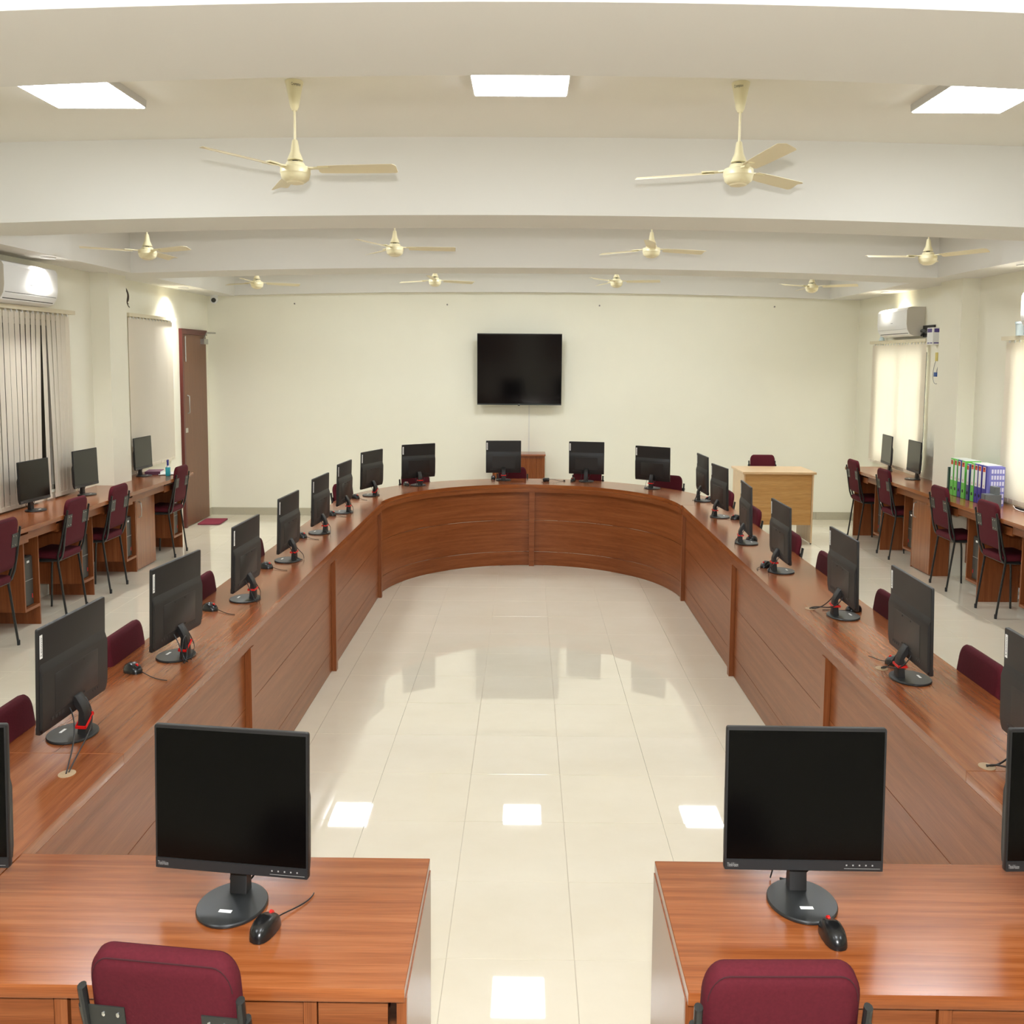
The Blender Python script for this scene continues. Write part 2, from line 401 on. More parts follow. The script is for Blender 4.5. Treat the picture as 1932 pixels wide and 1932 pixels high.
# ================================================================== LIGHTS OF THE ROOM
def light_panel(x, y, label):
    z = ZC-min(.005*x*x, .07)
    o = empty('ceiling_light_panel', (x, y, z), label, 'ceiling light', 'square LED ceiling panels')
    a, b = .202, .298
    wpart('frame', MB().loft([[(x-a-.008, y-b-.01, z+.01), (x+a+.008, y-b-.01, z+.01), (x+a+.008, y+b+.01, z+.01), (x-a-.008, y+b+.01, z+.01)], [(x-a-.006, y-b-.008, z-.03), (x+a+.006, y-b-.008, z-.03), (x+a+.006, y+b+.008, z-.03), (x-a-.006, y+b+.008, z-.03)]][::-1]), M_PFRAME, o)
    wpart('diffuser', MB().box(x-a, x+a, y-b, y+b, z-.034, z-.0295), M_LIGHT, o)
LP = {(-2.0, 5.66): 'square white LED panel on the ceiling at the upper left', (-.04, 5.45): 'square white LED panel on the ceiling, middle of the nearest row', (1.985, 5.68): 'square white LED panel on the ceiling at the upper right',
      (-2.0, 9.15): 'left LED panel hidden above the second bay', (-.03, 9.15): 'middle LED panel of the second bay, mirrored low on the floor', (2.0, 9.15): 'right LED panel hidden above the second bay',
      (-1.87, 12.92): 'left LED panel of the farthest bay, mirrored on the floor', (-.015, 13.05): 'middle LED panel of the farthest bay, mirrored on the floor', (1.93, 12.98): 'right LED panel of the farthest bay, mirrored on the floor',
      (-2.0, 1.4): 'left LED panel overhead beside the viewer', (0, 1.4): 'middle LED panel overhead above the viewer', (2.0, 1.4): 'right LED panel overhead beside the viewer'}
for (x, y), lb in LP.items(): light_panel(x, y, lb)
def downlight(x, y, label):
    o = empty('downlight', (x, y, ZS), label, 'downlight', 'recessed downlights in the side soffits')
    t = Matrix.Translation(Vector((x, y, ZS))) @ Matrix.Diagonal((SQ, 1, 1, 1))
    wpart('trim_ring', MB().lathe([(.055, -.001), (.075, -.001), (.078, -.006), (.074, -.010), (.055, -.008)], 24, M=t), M_PFRAME, o)
    wpart('lens', MB().lathe([(.0, -.006), (.055, -.006), (.055, -.001), (.0, -.001)], 20, M=t), M_DOWN, o)
    sp = bpy.data.lights.new('downlight_lamp', 'SPOT'); sp.energy = SPOT_W; sp.spot_size = R(145); sp.spot_blend = 1.0; sp.shadow_soft_size = .04; sp.color = (1, .99, .96)
    so = bpy.data.objects.new('downlight_lamp', sp); C.objects.link(so); so.parent = o; so.location = (0, 0, -.02)
downlight(-3.60, 13.10, 'glowing recessed downlight above the door end of the left wall')
downlight(-3.535, 9.25, 'glowing recessed downlight above the left air conditioner')
downlight(3.70, 13.05, 'glowing recessed downlight above the far right air conditioner')
downlight(3.66, 9.35, 'glowing recessed downlight above the right picture edge air conditioner')

# ================================================================== CEILING FANS
def fan(x, y, ang, label):
    z = ZC-min(.005*x*x, .07)
    T = Thing('ceiling_fan', (x, y, z), 0, label, 'ceiling fan', 'cream three-blade ceiling fans')
    T.part('canopy', MB().lathe([(.0, .0), (.058, .0), (.059, -.006), (.05, -.03), (.028, -.11), (.016, -.125), (.0, -.125)][::-1], 24), M_FAN)
    # brand print around the canopy
    vs, fs = text_geo('Crompton'); xs = [v[0] for v in vs]; wd = max(xs)-min(xs); out = []
    for v in vs:
        hz = -.022+(v[1]/.7)*.012; rr = .0555+(hz+.022)*.27+.0008; a = R(-90+(28 if x < 0 else -30))+((v[0]-min(xs))/wd-.5)*1.1
        out.append((rr*math.cos(a), rr*math.sin(a), hz))
    T.part('print', MB().raw(out, fs), M_INK)
    T.part('down_rod', MB().lathe([(.0, -.12), (.0085, -.12), (.0085, -.27), (.0, -.27)][::-1], 12), M_FAN)
    T.part('motor_cone', MB().lathe([(.0, -.250), (.017, -.250), (.02, -.256), (.03, -.30), (.052, -.335), (.05, -.338), (.0, -.338)][::-1], 24), M_FAN)
    T.part('coupling', MB().lathe([(.0, -.336), (.02, -.336), (.02, -.352), (.0, -.352)][::-1], 12), M_DARK)
    T.part('motor', MB().lathe([(.0, -.346), (.056, -.347), (.062, -.354), (.064, -.362), (.092, -.366), (.097, -.371), (.099, -.394), (.095, -.398), (.094, -.404), (.088, -.418), (.066, -.430), (.0, -.434)][::-1], 32), M_FAN)
    T.part('motor_cap', MB().lathe([(.0, -.431), (.058, -.430), (.054, -.436), (.03, -.440), (.0, -.441)][::-1], 24), M_FANB)
    for k in range(3):
        a = R(ang+120*k); Mz = Matrix.Rotation(a, 4, 'Z') @ Matrix.Translation((0, 0, -.378))
        b = T.part('blade', MB().loft([[Mz @ Vector((r, c*w+o, h-c*w*.16+.012*abs(c)*.0)) for c, h in ((-1, -.001), (-.2, .006), (1, -.001), (1, .0005), (-.2, .0075), (-1, .0005))] for r, w, o in ((.155, .032, .0), (.165, .048, 0), (.3, .055, 0), (.5, .059, 0), (.665, .061, 0), (.68, .048, 0))]), M_FANB)
        T.part('blade_arm', MB().loft([[Mz @ Vector((r, c*w, .006+h*.003)) for c, h in ((-1, -1), (1, -1), (1, 1), (-1, 1))] for r, w in ((.08, .03), (.13, .018), (.16, .03), (.235, .04))]), M_FAN, b)
FY = (5.6, 9.45, 13.25)
fan(-1.03, FY[0], -5, 'large cream ceiling fan nearest on the left, full rod and canopy in view')
fan(.92, FY[0], -80, 'large cream ceiling fan nearest on the right, one blade toward the viewer')
for x, a, lb in ((-2.86, -30, 'cream ceiling fan of the middle row above the left pillar'), (-1.0, 5, 'cream ceiling fan of the middle row, left of centre'), (.92, -100, 'cream ceiling fan of the middle row, right of centre'), (2.98, -60, 'cream ceiling fan of the middle row, far right')):
    fan(x, FY[1], a, lb)
for x, a, lb in ((-2.86, -90, 'small far-row ceiling fan near the security camera corner'), (-.98, -90, 'small far-row ceiling fan left of the television'), (.93, -10, 'small far-row ceiling fan right of the television'), (2.98, -30, 'small far-row ceiling fan near the far right corner')):
    fan(x, FY[2], a, lb)

# ================================================================== U-SHAPED DESK
ZD = .75
def panel_strips(parent, make):
    for z0, z1 in ((0.004, .128), (.131, .418), (.421, .676)): make(parent, z0, z1)
def arm(name, xi, xo, label, stiles, seam):
    s = 1 if xi > xo else -1          # +1: inner face looks to +x
    o = empty(name, ((xi+xo)/2, 6, 0), label, 'desk', 'runs of the U-shaped wooden desk')
    lo, hi = min(xi, xo), max(xi, xo)
    for a, b in ((2.10, seam-.001), (seam+.001, 9.70)):
        wpart('worktop', MB().prism([(lo, a), (hi, a), (hi, b), (lo, b)], ZD-.032, ZD, 'z', .0015), M_WOOD, o, grain=1)
    fx = (xi-s*.014, xi-s*.0005)
    wpart('fascia', MB().box(min(fx), max(fx), 2.72, 9.70, .678, ZD-.033), M_WOODP, o, grain=1)
    ys = [2.72]+list(stiles)+[9.70]
    px = (xi-s*.036, xi-s*.023)
    for a, b in zip(ys[:-1], ys[1:]):
        for z0, z1 in ((.004, .128), (.131, .418), (.421, .677)):
            wpart('panel_board', MB().box(min(px), max(px), a, b, z0, z1), M_WOODP, o, grain=1)
    sx = (xi-s*.0225, xi+s*.004)
    for y in stiles: wpart('stile', MB().box(min(sx), max(sx), y-.03, y+.03, 0, .677), M_WOODP, o, grain=2)
    for y in ((3.0, 4.1, 5.1, 6.2, 7.35, 8.5, 9.6) if s > 0 else (3.0, 3.85, 4.95, 6.1, 7.12, 8.2, 9.4)):
        dx = (xi-s*.037, xo+s*.05)
        wpart('divider', MB().box(min(dx), max(dx), y-.009, y+.009, 0, ZD-.033), M_WOODP, o, grain=2)
    return o
arm('desk_run', -1.140, -1.517, 'long straight left run of the U-shaped wooden desk', (5.05, 7.33, 9.66), 3.408)
arm('desk_run', 1.225, 1.592, 'long straight right run of the U-shaped wooden desk', (4.975, 7.30, 9.64), 3.337)
# curved head of the U
EC = (.032, 9.60); EA, EB = 1.185, 1.628; WA, WB = .375, .575
def ell(t, da=0, db=0): return (EC[0]-(EA+da)*math.cos(t), EC[1]+(EB+db)*math.sin(t))
def curved(mb, t0, t1, d0, d1, z0, z1, n=40):
    """solid strip along the ellipse; d = outward offset (fraction of worktop depth)"""
    rings = []; uv = []; L = 0; prev = None; ls = []
    for i in range(n+1):
        t = t0+(t1-t0)*i/n
        a = ell(t, d0*WA, d0*WB); b = ell(t, d1*WA, d1*WB)
        if prev: L += math.hypot((a[0]-prev[0])/SQ, a[1]-prev[1])
        prev = a; ls.append(L)
        rings.append([(a[0], a[1], z0), (b[0], b[1], z0), (b[0], b[1], z1), (a[0], a[1], z1)])
    o = len(mb.f); mb.loft(rings)
    off = [(0, .6), (.6, .6+z1-z0), (0, -.6), (0, 0)]
    dd = abs(d1-d0)*.57
    vv = [(0, dd), (dd+.1, dd+.1+z1-z0), (dd, 0), (z1+.3, z0+.3)]
    for i in range(n):
        for j in range(4):
            v0, v1 = vv[j]
            mb.uv[o+i*4+j] = [(ls[i], v0), (ls[i], v1), (ls[i+1], v1), (ls[i+1], v0)]
    return mb
cd = empty('curved_desk_head', (EC[0], 11.2, 0), 'curved head of the U-shaped wooden desk in front of the television', 'desk', 'runs of the U-shaped wooden desk')
T0 = R(3.4); TM = R(91.0); T1 = R(180-3.0)
wpart('worktop', curved(MB(), T0, T1, 0, 1, ZD-.032, ZD, 72), M_WOOD, cd)
wpart('fascia', curved(MB(), T0, T1, .001, .025, .678, ZD-.033, 72), M_WOODP, cd)
for a, b in ((T0, TM), (TM, T1)):
    for z0, z1 in ((.004, .128), (.131, .418), (.421, .677)):
        wpart('panel_board', curved(MB(), a, b, .058, .082, z0, z1, 36), M_WOODP, cd)
wpart('stile', curved(MB(), TM-R(1.15), TM+R(1.15), -.012, .0575, 0, .6775, 3), M_WOODP, cd, grain=2)
for k in range(1, 7):
    t = T0+(T1-T0)*k/7; a = ell(t, .09*WA, .09*WB); b = ell(t, .9*WA, .9*WB)
    d = Vector((b[0]-a[0], b[1]-a[1], 0)); nrm = Vector((-d.y, d.x, 0)).normalized()*.008
    P = [Vector((a[0], a[1], 0))+nrm, Vector((a[0], a[1], 0))-nrm, Vector((b[0], b[1], 0))-nrm, Vector((b[0], b[1], 0))+nrm]
    wpart('divider', MB().loft([[tuple(p) for p in P], [(p.x, p.y, ZD-.033) for p in P]]), M_WOODP, cd, grain=2)
# the two front desks
def front_desk(x0, x1, inner, label, drawers, open0):
    o = empty('front_desk', ((x0+x1)/2, 2.4, 0), label, 'desk', 'front desks closing the U')
    wpart('worktop', MB().prism([(x0, 2.10), (x1, 2.10), (x1, 2.688), (x0, 2.688)], ZD-.026, ZD, 'z', .0015), M_WOOD, o, grain=0)
    xe = x1 if inner > 0 else x0
    sx = (xe-inner*.016, xe+inner*.002)
    wpart('end_panel', MB().box(min(sx), max(sx), 2.135, 2.685, 0, ZD-.0265), M_WOODE, o, grain=2)
    wpart('edge_strip', MB().box(min(sx), max(sx), 2.118, 2.1345, 0, ZD-.0265), M_WOODP, o, grain=2)
    wpart('back_panel', MB().box(x0+.02, x1-.02, 2.655, 2.675, 0.004, ZD-.027), M_WOODP, o, grain=0)
    for (a, b) in drawers:
        d = wpart('drawer', MB().prism([(a, .642), (b, .642), (b, .716), (a, .716)], 2.135, 2.150, 'y', 0, Matrix(((0, 0, 1, 0), (0, 1, 0, 0), (1, 0, 0, 0), (0, 0, 0, 1)))) if False else MB().box(a, b, 2.135, 2.152, .640, .712), M_WOODP, o, grain=0)
        wpart('drawer_tray', MB().box(a+.006, b-.006, 2.153, 2.50, .642, .652), M_WOODP, d, grain=0)
    for x in open0:
        wpart('upright', MB().box(x-.012, x+.012, 2.128, 2.65, 0, ZD-.0265), M_WOODP, o, grain=2)
    return o
front_desk(-1.138, -.211, 1, 'wooden desk at the bottom left of the picture with drawers under its top', ((-1.12, -.858), (-.826, -.40), (-.372, -.245)), (-.842, -.386))
front_desk(.297, 1.223, -1, 'wooden desk at the bottom right of the picture with drawers under its top', ((.335, .752), (.782, 1.21)), (.767,))
def grommet(x, y, label):
    t = Matrix.Translation((x, y, ZD)) @ Matrix.Diagonal((SQ, 1, 1, 1))
    o = empty('cable_grommet', (x, y, ZD), label, 'grommet', 'cable holes in the desk tops')
    wpart('rim', MB().lathe([(.020, .0002), (.033, .0002), (.033, .0018), (.021, .0022)], 20, M=t), mat('raw_wood_plug', (176, 150, 118), .8, noise=.15, nscale=60), o)
    wpart('plug', MB().lathe([(.0, .0003), (.020, .0003), (.020, .0012), (.0, .0012)], 16, M=t), MATS['raw_wood_plug'], o)
grommet(-1.237, 3.232, 'round raw-wood cable plug in the left desk run near the bottom left corner')
grommet(1.295, 3.375, 'round raw-wood cable plug in the right desk run at the right edge')
grommet(1.303, 5.60, 'round raw-wood cable plug beside the third monitor from the right edge')
grommet(1.317, 4.49, 'round raw-wood cable plug with a cable loop beside the second right monitor')

# ================================================================== MONITORS
def monitor(x, y, deg, label, key, red=0, cables=1, group='black monitors on the U-shaped desk', sticker=True, loop=False, to=None):
    rz = R(deg)
    T = Thing('monitor', (x, y, ZD), rz, label, 'monitor', group, key='mon')
    tilt = Matrix.Translation((0, .012, .071)) @ Matrix.Rotation(R(-2.5), 4, 'X')
    W, H = .493, .302
    # front shell
    body = T.part('panel_shell', MB().prism(rrect(H, W, .006, 3, H/2, 0), -.016, .0, 'y', .0015, tilt @ Matrix.Diagonal((1, 1, 1, 1))), M_BLK)
    T.part('screen', MB().box(-W/2+.007, W/2-.007, -.0168, -.0155, .024, H-.007, tilt), M_SCR, body)
    T.part('lower_bezel', MB().box(-W/2+.002, W/2-.002, -.0185, -.0158, .002, .0225, tilt), M_BEZ, body)
    T.part('brand_print', text_mb('ThinkVision', .034, .0085, tilt @ Matrix.Translation((-W/2+.026, -.0188, .012)) @ Matrix.Rotation(R(90), 4, 'X')), M_SIL, body)
    mk = MB()
    for i in range(5): mk.box(.13+i*.02, .1345+i*.02, -.0188, -.0184, .0125, .0155, tilt)
    mk.box(.125, .236, -.0188, -.0184, .0065, .0072, tilt)
    T.part('button_marks', mk, M_SIL, body)['kind'] = 'stuff'
    # rear hump with sloping upper edge and recessed foot
    prof = [(-.001, .004), (.008, .006), (.014, .03), (.014, .172), (.011, .180), (-.001, .202)]
    hump = T.part('rear_hump', MB().prism(prof, -W/2+.003, W/2-.003, 'x', .010, tilt), M_BLK)
    T.part('rear_plate', MB().prism(rrect(.115, .32, .004, 2, .10, 0), .014, .0155, 'y', .001, tilt), M_BLK2, hump)
    pr = MB()
    for i in range(4): pr.box(.10+i*.024, .114+i*.024, .0135, .0155, .028, .037, tilt)
    for i in range(3): pr.box(-.17+i*.02, -.158+i*.02, .0135, .0152, .03, .036, tilt)
    T.part('ports', pr, M_BEZ, hump)['kind'] = 'stuff'
    scr = MB()
    for sx in (-.05, .05):
        for sz in (.05, .15): scr.disc(tilt @ Vector((sx, .0157, sz)), .0035, 8)
    T.part('mount_screws', scr, M_DARK, hump)['kind'] = 'stuff'
    if sticker:
        st = T.part('sticker', MB().box(W/2-.025, W/2-.007, .0001, .0006, .217, .284, tilt), M_WHITE, body)
        T.part('sticker_print', text_mb('Lenovo', .052, .0105, tilt @ Matrix.Translation((W/2-.016, .0011, .2505)) @ Matrix.Rotation(R(180), 4, 'Z') @ Matrix.Rotation(R(90), 4, 'X') @ Matrix.Rotation(R(90), 4, 'Z')), M_INK, st)
    else: T.n += 2
    # stand
    T.part('neck', MB().prism([(.038, .006), (.078, .006), (.074, .075), (.062, .096), (.036, .125), (.024, .128), (.022, .106), (.046, .080)], -.027, .027, 'x', .003), M_BLK)
    base = T.part('base', MB().lathe([(.0, .0), (.104, .0), (.1065, .002), (.1065, .0055), (.104, .008), (.06, .010), (.0, .0105)][::1], 40), M_BASE)
    T.part('base_label', MB().box(-.020, .020, -.052, -.040, .0098, .0108), M_WHITE, base)
    if red:
        zz = .052 if red == 1 else .046
        ring = MB(); tl = Matrix.Translation((0, .058, zz)) @ Matrix.Rotation(R(0 if red == 1 else 24), 4, 'Y')
        for b in ((-.036, .036, .020, .024), (-.036, .036, -.026, -.022), (-.036, -.031, -.026, .024), (.031, .036, -.026, .024)): ring.box(b[0], b[1], b[2], b[3], -.004, .004, tl)
        o = link('cable_clip', ring.mesh('cable_clip', rz), M_RED, T.o)
        o['label'] = 'red cable clip'
    if cables:
        ex = .055 if cables == 1 else -.055
        p1, p2 = (ex+.02, .115, .0035), (ex-.01, .118, .0035)
        if to:
            wx, wy = (to[0]-x)/SQ, to[1]-y; lx, ly = wx*math.cos(-rz)-wy*math.sin(-rz), wx*math.sin(-rz)+wy*math.cos(-rz)
            p1, p2 = (lx+.006, ly, .003), (lx-.006, ly+.004, .003)
        c = MB().tube(bez((.06, .028, .10), (.065, .075, .05), ((p1[0]+.06)/2, (p1[1]+.05)/2, .005), p1, 12), .0028, 6)
        o = link('power_cable', c.mesh('power_cable', rz), M_CABLE, T.o)
        c = MB().tube(bez((-.06, .028, .10), (-.075, .09, .02), ((p2[0]-.03)/2, (p2[1]+.12)/2, .05), p2, 14), .0025, 6)
        o = link('video_cable', c.mesh('video_cable', rz), M_CABLE, T.o)
    if loop:
        pts = [(.085+.062*math.cos(a), .105+.02*math.cos(a), .052+.048*math.sin(a)) for a in (2*math.pi*k/20 for k in range(21))]
        link('cable_loop', MB().tube(pts, .0034, 6, cap=False).mesh('cable_loop', rz), M_CABLE, T.o)
    return T
L_ = 'left run of the U-shaped desk'; R_ = 'right run of the U-shaped desk'
MON = [
 (-1.350, 3.585, 267, 'monitor back nearest the camera on the left run, beside the cable plug', 2, 1),
 (-1.318, 4.57, 262, 'second monitor back from the camera on the left run, cable looped on its base', 2, 1),
 (-1.312, 5.70, 268, 'third monitor back from the camera on the left run of the desk', 1, 1),
 (-1.330, 6.83, 267, 'fourth monitor back from the camera on the left run of the desk', 1, 2),
 (-1.338, 7.95, 266, 'fifth monitor back from the camera on the left run of the desk', 1, 1),
 (-1.343, 9.04, 265, 'sixth monitor back from the camera on the left run of the desk', 1, 1),
 (-1.285, 10.20, 249, 'monitor where the left run starts to curve, seventh from the camera', 2, 1),
 (-.970, 11.06, 214, 'monitor on the curved head, left of the television', 1, 1),
 (-.217, 11.62, 185, 'monitor on the curved head standing right under the television', 1, 1),
 (.560, 11.55, 170, 'monitor on the curved head just right of the television', 0, 1),
 (1.119, 10.96, 148, 'monitor on the curved head farthest to the right', 1, 1),
 (1.430, 9.99, 93, 'narrow-looking monitor where the right run starts to curve', 0, 2),
 (1.408, 8.96, 97, 'sixth monitor from the camera on the right run, beside the oak desk', 1, 2),
 (1.372, 7.65, 86, 'fifth monitor from the camera on the right run, overlapping the oak desk front', 1, 2),
 (1.375, 6.61, 90, 'fourth monitor back from the camera on the right run of the desk', 1, 2),
 (1.412, 5.43, 89.5, 'third monitor back from the camera on the right run of the desk', 1, 2),
 (1.376, 4.34, 88.5, 'second monitor back from the camera on the right run of the desk', 1, 2),
 (1.385, 3.25, 89, 'monitor back cut off by the right picture edge on the right run', 0, 1),
]
for i, (x, y, d, lb, red, cb) in enumerate(MON): monitor(x, y, d, 'black '+lb if not lb.startswith('narrow') else lb, 'm', red, cb, loop=(i == 1), to={0: (-1.237, 3.232), 15: (1.303, 5.60), 16: (1.317, 4.49), 17: (1.295, 3.375)}.get(i))
fm = 'monitors on the two front desks facing the camera'
monitor(-.598, 2.43, -6.5, 'large black monitor with its dark screen toward the camera on the bottom left desk', 'm', 0, 2, fm, False)
monitor(.582, 2.478, -.4, 'large black monitor with its dark screen toward the camera on the bottom right desk', 'm', 0, 2, fm, False)
monitor(-1.225, 2.44, 1, 'dark screen cut off by the left picture edge on the bottom left desk', 'm', 0, 0, fm, False)
monitor(1.165, 2.49, 1.5, 'dark screen cut off by the right picture edge on the bottom right desk', 'm', 0, 0, fm, False)
wm = 'monitors on the wall counters'
monitor(-3.60, 9.00, 85, 'grey-screened monitor on the left wall counter nearest the camera, before the parted slats', 'm', 0, 1, wm, False)
monitor(-3.605, 10.08, 86, 'grey-screened monitor on the left wall counter just before the pillar', 'm', 0, 1, wm, False)
monitor(-3.645, 11.74, 88, 'grey-screened monitor on the left wall counter beyond the pillar, by the sanitiser', 'm', 0, 1, wm, False)
monitor(3.745, 12.95, -97, 'grey-screened monitor farthest away on the right wall counter', 'm', 0, 2, wm, False)
monitor(3.745, 12.03, -95, 'grey-screened monitor on the right wall counter just before the pillar', 'm', 0, 2, wm, False)
# ------------------------------------------------------------------ mice
def mouse(x, y, deg, label, tail):
    T = Thing('computer_mouse', (x, y, ZD), R(deg), label, 'mouse', 'black computer mice', key='mouse')
    vs = []; fs = []; nu, nv = 16, 9
    for j in range(nv+1):
        ph = math.pi/2*j/nv
        for i in range(nu):
            a = 2*math.pi*i/nu; cx, cy = math.cos(a), math.sin(a)
            ex = lambda v, p: math.copysign(abs(v)**p, v)
            rr = math.cos(ph)**.55 if j < nv else 0
            yy = ex(cy, .8)*.056*rr; xx = ex(cx, .8)*(.0325-.003*cy)*rr
            hz = .036*math.sin(ph)**.8*(1-.35*max(0, yy/.056)-.12*max(0, -yy/.056))
            vs.append((xx, yy, hz+.001))
    for j in range(nv):
        for i in range(nu):
            k = (i+1) % nu; fs.append((j*nu+i, j*nu+k, (j+1)*nu+k, (j+1)*nu+i))
    fs.append(tuple(reversed(range(nu))))
    T.part('shell', MB().raw(vs, fs), M_GLOSSB, smooth=60)
    Mw = Matrix.Translation((0, .027, .0255)) @ Matrix.Rotation(R(90), 4, 'Y')
    T.part('scroll_wheel', MB().lathe([(.0, -.004), (.009, -.004), (.009, .004), (.0, .004)], 14, M=Mw), M_RED, label='red scroll wheel')
    tx, ty = tail
    c = MB().tube(bez((0, .054, .008), (0, .09, .004), (tx*.6+.03, ty*.5+.05, .002), (tx, ty, .0025), 12), .0016, 6)
    link('mouse_cable', c.mesh('mouse_cable', R(deg)), M_CABLE, T.o)
MICE = [(-1.405, 4.33, 250, 'left run beside the second monitor from the camera', (.03, .26)), (-1.41, 5.44, 252, 'left run beside the third monitor from the camera', (.03, .22)),
 (-1.394, 6.57, 255, 'left run beside the fourth monitor from the camera', (.02, .2)), (-1.415, 7.73, 252, 'left run beside the fifth monitor from the camera', (.02, .2)), (-1.403, 8.85, 255, 'left run beside the sixth monitor from the camera', (.02, .2)),
 (-1.382, 9.97, 240, 'start of the left curve beside the seventh monitor', (.02, .2)), (-1.073, 11.04, 210, 'curved head left of the television', (.0, .16)), (-.315, 11.71, 180, 'curved head under the television', (-.03, .14)), (.436, 11.57, 160, 'curved head right of the television', (-.02, .14)),
 (1.486, 10.03, 100, 'start of the right curve', (.04, .2)), (1.501, 8.83, 95, 'right run beside the sixth monitor from the camera', (.05, .2)), (1.425, 7.77, 95, 'right run behind the fifth monitor neck', (.02, .15)),
 (1.321, 6.75, 120, 'right run behind the fourth monitor', (-.05, .14)), (1.489, 5.55, 100, 'right run peeking out behind the third monitor', (.05, .2)), (1.385, 4.55, 60, 'right run behind the neck of the second monitor', (.06, .15))]
for x, y, d, lb, tl in MICE: mouse(x, y, d, 'black mouse with red wheel on the '+lb, tl)
mouse(-.505, 2.315, -20, 'black mouse with red wheel on the bottom left desk against the monitor base', (.03, .20))
mouse(.606, 2.318, 6, 'black mouse with red wheel on the bottom right desk against the monitor base', (-.03, .2))
# loose adapter on the curved head
T = Thing('power_adapter', (.183, 11.53, ZD), R(10), 'small black adapter with loose wires lying alone on the curved desk', 'adapter')
T.part('body', MB().prism(rrect(.07, .03, .008, 3, 0, .016), -.02, .02, 'y', .003, Matrix(((0, 0, 1, 0), (0, 1, 0, 0), (1, 0, 0, 0), (0, 0, 0, 1))) if False else Matrix.Rotation(R(90), 4, 'Z') @ Matrix.Rotation(0, 4, 'X')) if False else MB().prism(rrect(.09, .05, .01, 3), .001, .032, 'z', .004), M_GLOSSB)
T.part('wire', MB().tube(bez((.04, 0, .015), (.12, .02, .03), (.14, -.06, .0), (.25, -.02, .004), 14), .002, 6), M_CABLE)
T.part('wire', MB().tube(bez((-.04, 0, .015), (-.07, .03, .03), (-.09, -.06, .0), (-.06, -.07, .003), 10), .002, 6), M_CABLE)
T.part('plug', MB().box(.245, .27, -.026, -.014, .001, .012), M_CABLE)

# ================================================================== CHAIRS
def chair(x, y, deg, label, group):
    """faces local +y; x, y = centre of the seat on the floor"""
    T = Thing('chair', (x, y, 0), R(deg), label, 'chair', group, key='chair')
    # seat cushion
    def cushion(w, d, t, r, M):
        rings = []
        for s, z in ((-.02, 0), (-.004, .006), (0, .016), (0, t-.018), (-.006, t-.006), (-.03, t)):
            rings.append([M @ Vector((px, py, z)) for px, py in rrect(w+2*s, d+2*s, max(.01, r+s), 5)])
        return MB().loft(rings)
    T.part('seat', lambda: cushion(.40, .37, .05, .05, Matrix.Translation((0, .06, .425)) @ Matrix.Rotation(R(2), 4, 'X')), M_FAB, smooth=50)
    # backrest: local plane x (width) / z (up); tilts back
    Mb = Matrix.Translation((0, -.122, .512)) @ Matrix.Rotation(R(11), 4, 'X') @ Matrix.Rotation(R(90), 4, 'X')
    def back():
        rings = []
        for s, z in ((-.022, 0), (-.005, .005), (0, .014), (0, .034), (-.008, .046), (-.03, .052)):
            ring = []
            for px, py in rrect(.412+2*s, .345+2*s, max(.02, .055+s), 7, 0, .1725):
                k = 1-.035*max(0, (py-.2)/.17); z2 = z+.010*(px/.2)**2*0-(.008*math.cos(px*8)*(1 if z > .03 else 0))*0
                ring.append(Mb @ Vector((px*k, py, z2-.026)))
            rings.append(ring)
        return MB().loft(rings)
    b = T.part('backrest', back, M_FAB, smooth=50)
    def seam():
        pts = []
        for px, py in rrect(.362, .325, .05, 6, 0, .1725)[:-14] if False else [q for q in rrect(.392, .328, .05, 6, 0, .1725)]:
            pts.append(Mb @ Vector((px*(1-.035*max(0, (py-.2)/.17)), py, .0205)))
        pts = pts[:14]
        return MB().tube(pts, .0016, 5)
    T.part('seam', seam, M_STITCH, b)
    for s in (-1, 1):
        lg = T.part('rear_leg', MB().tube([(s*.205, -.150, .0), (s*.205, -.075, .40), (s*.212, -.08, .455), (s*.220, -.128, .56), (s*.226, -.188, .742)], .0115, 10), M_TUBE)
        T.part('rubber_foot', MB().lathe([(.0, .0), (.014, .0), (.015, .03), (.012, .034), (.0, .034)], 10, (s*.205, -.1495, 0)), M_CABLE, lg)
        T.part('back_tube', MB().tube([(s*.217, -.204, .783), (s*.214, -.162, .60), (s*.205, -.140, .50), (s*.195, -.115, .445), (s*.19, -.08, .418), (s*.19, .05, .415), (s*.19, .17, .415), (s*.19, .205, .40), (s*.192, .225, .30), (s*.195, .245, .0)], .0115, 10), M_TUBE)
        # steel plate on the rear of the backrest
        def plate(s=s):
            P = MB().box(min(s*.216, s*.106), max(s*.216, s*.106), .150, .242, .0265, .0295)
            return MB().raw([Mb @ Vector((v[0], v[1], v[2])) for v in P.v], P.f)
        pl = T.part('back_plate', plate, M_PLATE)
        def riv(s=s):
            mbr = MB()
            for xx in (.126, .166):
                for yy in (.166, .226):
                    mbr.lathe([(.0, .0292), (.005, .0292), (.005, .0308), (.0035, .0318), (.0, .032)], 8, (s*xx, yy, 0), Mb)
            return mbr
        T.part('rivets', riv, M_RIVET, pl)['kind'] = 'stuff'
    T.part('seat_rail', MB().tube([(-.19, .1, .415), (.19, .1, .415)], .009, 8), M_TUBE)
    T.part('seat_rail', MB().tube([(-.19, -.08, .417), (.19, -.08, .417)], .009, 8), M_TUBE)
    return T
gd = 'maroon chairs around the U-shaped desk'
BK = .205*SQ+.012
